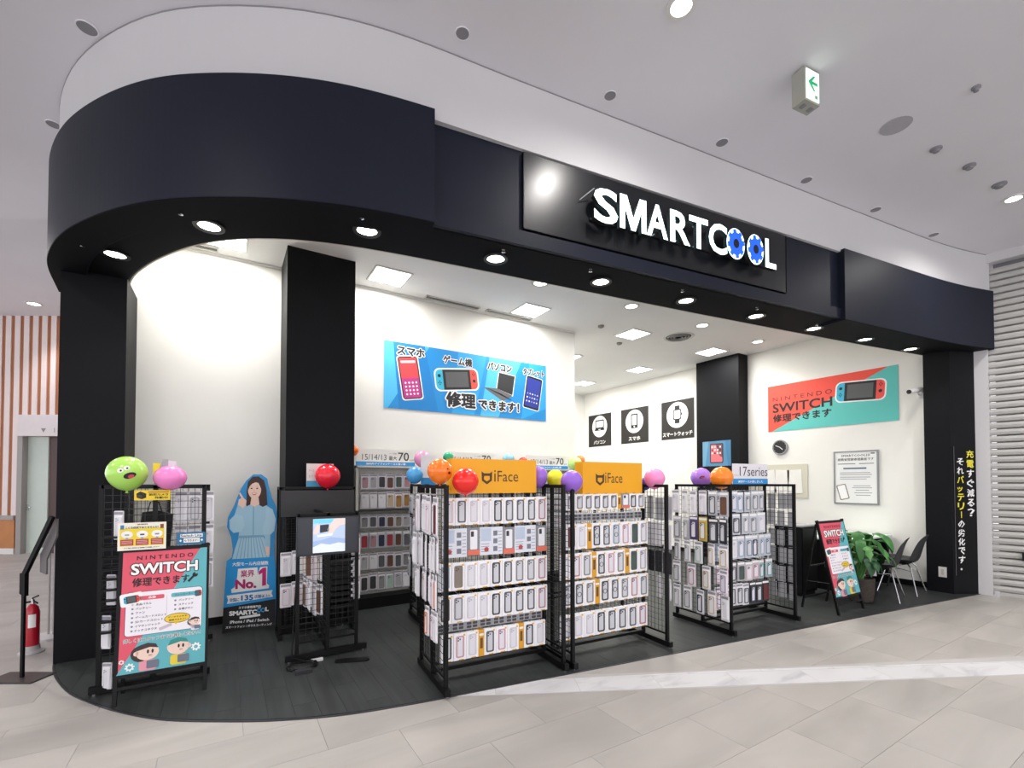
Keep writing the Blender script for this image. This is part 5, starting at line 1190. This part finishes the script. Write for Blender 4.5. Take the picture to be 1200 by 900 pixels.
s.poly([(.02, .052), (.158, .052), (.158, .078), (.02, .078)], W_, 1, 'text_back'); s.poly([(.04, .014), (.14, .014), (.14, .046), (.04, .046)], W_, 1, 'text_back')
s.text('Switch Lite', .0875, .056, .02, K_, 2, width=.13, height=.019, align='C', bold=.02); s.text('もできます！', .0875, .02, .02, K_, 2, width=.085, height=.018, align='C', bold=.02)
for x in (.022, .153): s.poly([(x, .04), (x+.008, .03), (x, .02), (x-.008, .03)], W_, 2, 'star')
s.done()
t, s = board('yellow_camera_notice', 'small yellow security notice below the green balloon', 'sign', (-0.575, 4.36, 1.395), radians(-1), 0.215, 0.075, ink('f0d02e'))
s.poly([(.012, .05), (.035, .066), (.07, .05), (.07, .02), (.045, .008), (.015, .02)], K_, 1, 'camera_drawing'); s.poly([(.02, .045), (.045, .036), (.045, .016), (.02, .024)], ink('4a3c10'), 2, 'camera_lens'); s.rect(.08, .205, .056, .067, ink('c88a1e'), 1, 'text_band')
s.text('防犯カメラ', .145, .033, .02, K_, 2, width=.115, height=.018, align='C', bold=.03); s.text('作動中', .16, .01, .02, K_, 2, width=.08, height=.018, align='C', bold=.03); s.done()
t = thing('leaning_card', 'grey leaning card box between the green and pink balloons', 'sign', (-0.43, 4.40, 1.505), 0)
MB().slab([(-.04, 0), (.05, 0), (.05, .20), (.015, .20)], 0.0, 0.012).obj('side', ink('a3a2a6'), t); MB().box(.05, .10, 0.0, 0.008, 0, .19).obj('printed_side', ink('d9d7dc'), t)
MB().box(-.045, -.0, 0.02, 0.03, .06, .17).obj('yellow_card', ink('eedb2e'), t)

# ================================================================ STANDEE OF A PERSON
cw = thing('cardboard_standee', 'life-size flat cardboard standee of a woman in a pale blue dress', 'standee', (-0.012, 5.485, FZ), radians(-15))
SX, SZ = 0.485/62.0, 1.60/187.0                                     # measured outline of the flat board, metres per unit
def q(x, y): return ((x-262)*SX*(1.0) - 0.0, (743-y)*SZ)
def Q(pts): return [q((x/429*100+240), (y/900*210+540)) for x, y in pts]   # coordinates read off the printed board
outl = [(90,868),(95,740),(108,505),(132,490),(138,450),(128,385),(108,335),(112,285),(140,230),(160,175),(175,140),(200,100),(235,68),(275,68),(305,90),(315,140),(330,190),(352,235),(360,290),(352,350),(345,420),(345,490),(355,560),(357,700),(357,838)]
MB().slab(Q(outl), 0.0, 0.010).obj('board', ink('2a93d2'), cw)
MB().bar((0.10, 0.01, 0.75), (0.10, 0.28, 0.0), 0.02).obj('rear_strut', M_METAL, cw)
s = Sign(cw, 0.0); skin = ink('f0cdbb'); dress = ink('a3cbe0'); dress2 = ink('7aadc9'); hair = ink('3c2520')
s.poly(Q([(90,868),(95,740),(355,712),(357,838)]), ink('17171a'), 1, 'black_base'); s.poly(Q([(108,505),(345,490),(355,560),(356,712),(95,740)]), ink('1f9ae0'), 1, 'blue_panel')
s.poly(Q([(168,385),(290,385),(305,430),(322,495),(135,498),(150,440)]), ink('a9d0e4'), 2, 'skirt')
for k in range(9): s.poly(Q([(178+12*k,390),(181+12*k,390),(158+19*k,496),(154+19*k,496)]), dress2, 3, 'skirt_pleats')
s.poly(Q([(175,235),(210,222),(250,216),(300,225),(335,250),(345,300),(335,370),(300,385),(165,390),(172,320)]), dress, 4, '+dress')
s.poly(Q([(300,235),(335,248),(352,300),(345,360),(325,380),(290,375),(285,345),(300,300)]), ink('aed3e6'), 5, '+sleeve'); s.poly(Q([(295,375),(325,378),(325,440),(300,440)]), dress, 5, '+sleeve')
s.poly(Q([(300,440),(324,440),(322,485),(305,488)]), skin, 5, '+hand')
s.poly(Q([(120,300),(150,270),(185,280),(195,330),(180,360),(140,365),(122,345)]), ink('aed3e6'), 6, '+sleeve'); s.poly(Q([(140,290),(160,220),(190,225),(185,290)]), dress, 5, '+sleeve')
s.poly(Q([(160,222),(165,195),(178,190),(165,165),(172,160),(190,190),(203,200),(200,225),(185,240)]), skin, 7, '+hand')
s.poly(Q([(203,150),(210,105),(232,80),(262,78),(290,98),(303,150),(308,225),(285,235),(262,222),(222,222),(203,232)]), hair, 6, '+hair')
s.poly(Q([(228,180),(262,180),(268,222),(245,235),(222,222)]), skin, 7, 'neck'); s.poly([(x, z) for x, z in (lambda c: circ(c[0], c[1], 0.060, 24, 0.090))(Q([(243,148)])[0])], skin, 8, 'face')
s.poly(Q([(211,150),(213,105),(238,86),(270,92),(279,150),(270,128),(262,112),(248,108),(230,116),(218,130)]), hair, 9, 'fringe')
for ex in (228, 256): s.poly([(x, z) for x, z in (lambda c: circ(c[0], c[1], 0.010, 10, 0.006))(Q([(ex,140)])[0])], K_, 10, 'eyes')
for ex in (228, 256): s.poly(Q([(ex-8,131),(ex,128),(ex+8,131),(ex,129.5)]), hair, 10, 'eyebrows')
s.poly(Q([(239,146),(243,146),(244,156),(237,156)]), ink('e2b5a2'), 10, 'nose'); s.poly(Q([(228,163),(255,163),(248,174),(236,174)]), ink('d05a5a'), 10, 'mouth'); s.poly(Q([(231,165),(252,165),(247,169),(236,169)]), W_, 11, 'teeth')
s.poly(Q([(236,232),(241,232),(241,385),(236,385)]), dress2, 7, 'button_line'); s.poly(Q([(168,380),(292,380),(292,390),(168,391)]), dress2, 7, 'belt')
def T2(body, x, y, w, hpx, m, L, **k):
    a = Q([(x, y)])[0]; s.text(body, a[0], a[1], .1, m, L, width=w/429*100*SX, height=hpx/900*210*SZ, rot=0.0, **k)
s.poly(Q([(135,545),(318,500),(320,530),(137,545)]) if False else Q([(135,517),(318,508),(318,528),(136,536)]), ink('1f9ae0'), 2, 'line')
T2('大型モール内店舗数', 137, 534, 180, 20, W_, 3, bold=.03)
s.poly(Q([(165,548),(262,545),(262,580),(275,545),(312,542),(310,630),(322,640),(320,655),(135,668),(132,650),(148,640),(160,600)]), W_, 3, 'white_panel')
T2('業界', 178, 592, 68, 36, ink('b8206c'), 5, bold=.02); T2('No.', 152, 650, 105, 48, ink('b8206c'), 5, bold=.05); s.poly(Q([(286,641),(306,638),(306,547),(288,549),(268,566),(268,584),(286,574)]), ink('c81f74'), 5, 'numeral')
s.poly(Q([(110,680),(340,665),(334,680),(342,700),(112,722),(118,702)]), W_, 3, 'ribbon'); T2('全国に', 125, 712, 48, 18, ink('1f6fb0'), 5, bold=.03); T2('135', 182, 710, 60, 28, ink('1f6fb0'), 5, bold=.04); T2('店舗以上!!', 248, 702, 78, 18, ink('1f6fb0'), 5, bold=.03)
T2('スマホ修理専門店', 170, 752, 112, 14, W_, 3, bold=.03); T2('SMARTC', 124, 783, 138, 24, W_, 3, bold=.06); T2('OO', 263, 776, 38, 23, ink('4fb4f0'), 3, bold=.03); T2('L', 303, 772, 18, 22, W_, 3, bold=.06)
s.poly(Q([(175,790),(278,782),(278,794),(175,802)]), W_, 3, 'small_panel'); T2('iPhone / iPad / Switch', 128, 822, 195, 15, W_, 3, bold=.03); T2('スマートフォン / ガラスコーティング', 108, 846, 230, 13, W_, 3, bold=.03)
s.done()

# ================================================================ TABLE, CHAIRS, PLANT
tb = thing('consulting_table', 'table with a glossy pale top and black panel legs by the right wall', 'table', (7.20, 2.90, FZ))
MB().box(0, 1.35, 0, 0.60, 0.705, 0.73).obj('table_top', mat('table_top_pale', hexc('cfe0d6'), 0.25, noise=0.03), tb)
for x in (0.04, 1.27): MB().box(x, x+0.04, 0.03, 0.57, 0, 0.705).obj('panel_leg', M_METAL, tb)
MB().box(0.08, 1.27, 0.50, 0.52, 0.12, 0.70).obj('modesty_panel', M_METAL, tb)
o = MB().box(0.0, 0.30, 0.0, 0.21, 0, 0.006).obj('paper_sheet', ink('f4f4f2'), None, (7.45, 3.15, 0.739), 0.3); tag(o, 'white sheet lying on the pale table by the right wall', 'paper')
BKP = mat('chair_black', hexc('232529'), 0.45, noise=0.04)
def chair(label, loc, rz):
    t = thing('shell_chair', label, 'chair', loc, rz, 'black shell chairs with chrome legs')
    # one continuous moulded shell, seat curling up into the back; local +y is the front
    prof = [(0.235, 0.425, .185), (0.20, 0.432, .205), (0.12, 0.420, .225), (0.02, 0.405, .235), (-0.08, 0.40, .235), (-0.15, 0.415, .235), (-0.195, 0.47, .23), (-0.215, 0.55, .22), (-0.235, 0.64, .205), (-0.26, 0.73, .185), (-0.285, 0.79, .145), (-0.30, 0.815, .09)]
    vs = []; n = 9
    for j, (y, z, hw) in enumerate(prof):
        for k in range(n):
            u = -1 + 2*k/(n-1); c = u*u
            if j < 6: vs.append((u*hw, y - 0.01*c, z + 0.045*c*c + 0.02*c*(j > 1)))
            else: vs.append((u*hw, y + 0.07*c*max(0.2, 1-(j-6)/6), z - 0.02*c + (0.0)))
    b = MB().add(vs, [(j*n+k, j*n+k+1, (j+1)*n+k+1, (j+1)*n+k) for j in range(len(prof)-1) for k in range(n-1)]); b.sm = True
    o = b.obj('seat_shell', BKP, t); md_ = o.modifiers.new('thick', 'SOLIDIFY'); md_.thickness = 0.010; sb = o.modifiers.new('sub', 'SUBSURF'); sb.levels = 1; sb.render_levels = 1
    for sx in (-1, 1):
        for sy in (-1, 1):
            MB().tube([(sx*.10, sy*.09, .405), (sx*.13, sy*.13, .36), (sx*.225, sy*.215, 0.0)], 0.0075, 8, 0.009).obj('leg', M_CHROME, t)
    br = MB(); br.tube([(-.10, .09, .40), (-.06, -.0, .37), (-.10, -.09, .40)], .005, 6); br.tube([(.10, .09, .40), (.06, 0, .37), (.10, -.09, .40)], .005, 6); br.tube([(-.15, .15, .31), (.15, -.15, .31)], .004, 6); br.tube([(.15, .15, .31), (-.15, -.15, .31)], .004, 6); br.obj('brace', M_CHROME, t)
    MB().box(-.12, .12, -.10, .10, .395, .402).obj('mounting_plate', M_METAL, t)
    return t
chair('black shell chair with chrome legs next to the plant', (7.36, 2.63, FZ), radians(12))
chair('black shell chair with chrome legs closest to the black end pillar', (8.03, 2.63, FZ), radians(5))
# potted plant
pt = thing('potted_plant', 'large green broad-leaved plant in a dark woven pot', 'plant', (6.90, 2.68, FZ))
potm = mat('pot_brown', hexc('3c342e'), 0.8, noise=0.35, scale=60, bump=0.6)
smooth(MB().lathe([(0.10, 0.0), (0.125, 0.02), (0.145, 0.16), (0.15, 0.30), (0.142, 0.31), (0.135, 0.29), (0.0, 0.28)], n=24).obj('pot', potm, pt))
MB().lathe([(0.0, 0.285), (0.136, 0.283)], n=20).obj('soil', mat('soil', hexc('2a1e16'), 0.9, noise=0.4, scale=60), pt)
LG = [mat('leaf_green', hexc('33702f'), 0.35, noise=0.25, scale=14), mat('leaf_dark', hexc('24522a'), 0.35, noise=0.25, scale=14), mat('leaf_light', hexc('528a45'), 0.35, noise=0.2, scale=14)]
stems = MB(); rnd = random.Random(5)
def leaf(base, az, L, Wd, droop, m, lobed):
    vs = []; fs = []; n = 9
    for i in range(n):
        u = i/(n-1); wd = Wd*math.sin(pi*min(1, u*.93+.07))**.7*(1-.25*u)
        if lobed and i % 2 and 1 < i < n-1: wd *= 0.62
        yy_ = L*u*cos(droop*u); zz_ = -L*u*sin(droop*u*1.1) + .04*math.sin(pi*u)
        for k, c in enumerate((-1, -.5, 0, .5, 1)):
            vs.append((c*wd, yy_, zz_ - abs(c)*wd*.35))
    for i in range(n-1):
        for k in range(4): fs.append((i*5+k, i*5+k+1, (i+1)*5+k+1, (i+1)*5+k))
    b = MB(); b.T = Matrix.Translation(base) @ Matrix.Rotation(az, 4, 'Z'); b.add(vs, fs); b.sm = True; b.obj('leaf', m, pt)
for i in range(34):
    az = 2*pi*i*0.381966; rr = 0.05 + 0.17*((i*7 % 34)/34); zt = 0.50 + 0.42*((i*11 % 34)/34)
    bx, by_ = rr*cos(az+pi/2), rr*sin(az+pi/2)
    stems.tube([(0.03*cos(az), 0.03*sin(az), .28), (bx*.5, by_*.5, .28+(zt-.28)*.6), (bx, by_, zt)], 0.006, 6, 0.004)
    leaf((bx, by_, zt), az, rnd.uniform(.22, .32), rnd.uniform(.06, .095), rnd.uniform(.5, 1.1), LG[i % 3], i % 2 == 0)
stems.obj('stems', LG[2], pt)
MB().lathe([(0.05, 0.0), (0.035, .05), (0.06, .12), (0.05, .16), (0.0, .17)], (0.16, 0.02, 0.33), 12).obj('dark_bromeliad', mat('maroon_leaf', hexc('4a1c26'), 0.6, noise=0.3, scale=30), pt)
o = MB().slab([(0, 0), (.06, 0), (.05, .20), (.01, .20)], 0, .006).obj('paper_note', ink('dcd8e6'), None, (6.99, 2.60, 0.33+FZ), -0.9); tag(o, 'pale lilac card stuck in the pot of the green plant', 'card')
lr = thing('low_cabinet', 'low black cabinet behind the right rack end', 'cabinet', (6.52, 3.20, FZ))
MB().box(0, 0.40, 0, 0.35, 0.04, 0.92).obj('body', M_PILLAR, lr); MB().box(-.01, .41, -.01, .36, .92, .94).obj('top', ink('9a9a9c'), lr); MB().box(.02, .38, .02, .33, 0, .04).obj('plinth', M_METAL, lr); MB().box(.01, .39, -.012, 0, .08, .90).obj('door', M_METAL, lr)

# ================================================================ LEFT: EXTINGUISHER, STANDS, CABLE
ex = thing('fire_extinguisher', 'red fire extinguisher standing left of the black pillar', 'fire extinguisher', (-1.47, 5.82, 0))
ex.scale = (0.58, 0.64, 0.97)
rd = mat('extinguisher_red', hexc('b5162c'), 0.3, noise=0.05, coat=0.4)
smooth(MB().lathe([(0.0, 0.03), (0.082, 0.03), (0.088, 0.05), (0.088, 0.37), (0.07, 0.42), (0.03, 0.45), (0.0, 0.455)], n=24).obj('cylinder', rd, ex))
MB().lathe([(0.15, 0.0), (0.15, 0.012), (0.10, 0.03), (0.095, 0.07), (0.09, 0.07), (0.09, 0.02), (0.0, 0.02)], n=24).obj('base_ring', mat('base_grey', hexc('b0aeae'), 0.5, noise=0.03), ex)
MB().lathe([(0.025, 0.44), (0.025, 0.49), (0.0, 0.50)], n=12).obj('valve', M_CHROME, ex)
MB().bar((0, 0, .50), (.09, -.09, .53), .018, .012).obj('lever', M_METAL, ex); MB().bar((0, 0, .48), (.08, -.08, .46), .016, .012).obj('handle', M_METAL, ex)
MB().tube([(-.02, 0, .47), (-.07, -.05, .47), (-.10, -.06, .38), (-.095, -.05, .2)], .010, 8).obj('hose', M_METAL, ex)
az = atan2(-5.84, 1.5)
lab_ = MB(); nn = 8
lab_.add([(0.0892*cos(az-.5+1.0*k/nn), 0.0892*sin(az-.5+1.0*k/nn), z_) for z_ in (.24, .36) for k in range(nn+1)], [(k, k+1, nn+2+k, nn+1+k) for k in range(nn)]); lab_.obj('white_label', W_, ex)
def gate_stand(label, loc, rz, Lp, hp, black):
    t = thing('floor_stand', label, 'stand', loc, rz)
    mm = M_METAL if black else ink('b8b4b4')
    MB().box(-0.20, 0.17, -0.10, 0.10, 0.0, 0.012).obj('base_plate', mat('stand_base', hexc('3a3434'), 0.4, noise=0.05), t)
    MB().box(-0.010, 0.010, -0.010, 0.010, 0.012, hp).obj('post', mm, t)
    MB().slab([(-.02, hp-.14), (.02, hp-.16), (.02, hp+.02), (-.02, hp+.02)], -.016, .016).obj('bracket', mm, t)
    MB().bar((-.01, .0, hp-.02), (.21, .0, hp+.46), .028, .028).obj('tilted_rail', M_METAL, t)
    MB().slab([(.09, hp+.16), (.09, hp+.02), (.14, hp), (.14, hp+.12), (.215, hp+.30), (.215, hp+.44)], .03, .045).obj('tilted_panel', mat('stand_panel', hexc('6e6a6c'), 0.4, noise=0.04), t)
    return t
gate_stand('black floor stand with a steep tilted panel at the left edge', (-1.335, 5.09, 0), atan2(rty, rtx), 0.50, 0.80, True)
g2 = thing('floor_stand', 'second slim floor stand behind the fire extinguisher', 'stand', (-1.46, 6.30, 0), atan2(rty, rtx))
MB().lathe([(0.17, 0), (0.16, .02), (0, .03)], n=20).obj('base_plate', ink('c8c4c4'), g2)
for x in (-.02, .03): MB().box(x-.006, x+.006, -.006, .006, .02, .98).obj('post', ink('9a9696'), g2)
MB().slab([(-.10, .86), (.06, .98), (.22, 1.42), (.19, 1.44), (.02, 1.10), (-.10, 1.06)], -.02, .01).obj('tilted_panel', ink('6a6668'), g2) if False else MB().slab([(-.10, .88), (.06, .90), (.24, 1.40), (.20, 1.42)], -.02, .01).obj('tilted_panel', ink('6a6668'), g2)
# cables and flat foot by the monitor rack
t = thing('monitor_cable', 'loop of black cable lying on the floor by the monitor rack', 'cable', (0.60, 4.28, FZ))
pts = [(0.02*0+.10*cos(k*.5)*(1+.04*k/6)-.05, .09*sin(k*.5)-.12, 0.008+.006*(k % 3)) for k in range(34)]
c_ = MB(); c_.tube([(-.07, .06, .9), (-.10, .03, .4), (-.12, -.02, .06)] + pts, 0.006, 6); c_.obj('cord', M_METAL, t)
MB().box(-.12, .0, -.28, -.23, 0, .028).obj('power_strip', ink('232428'), t); MB().box(.03, .12, -.06, -.03, 0, .02).obj('plug', ink('d6d6d8'), t)
o = MB().prism(rrect(-.14, .14, -.035, .035, .03), 0, .014).obj('foot_board', M_METAL, None, (0.93, 4.08, FZ), radians(-20)); tag(o, 'flat black foot board on the floor right of the cables', 'board')
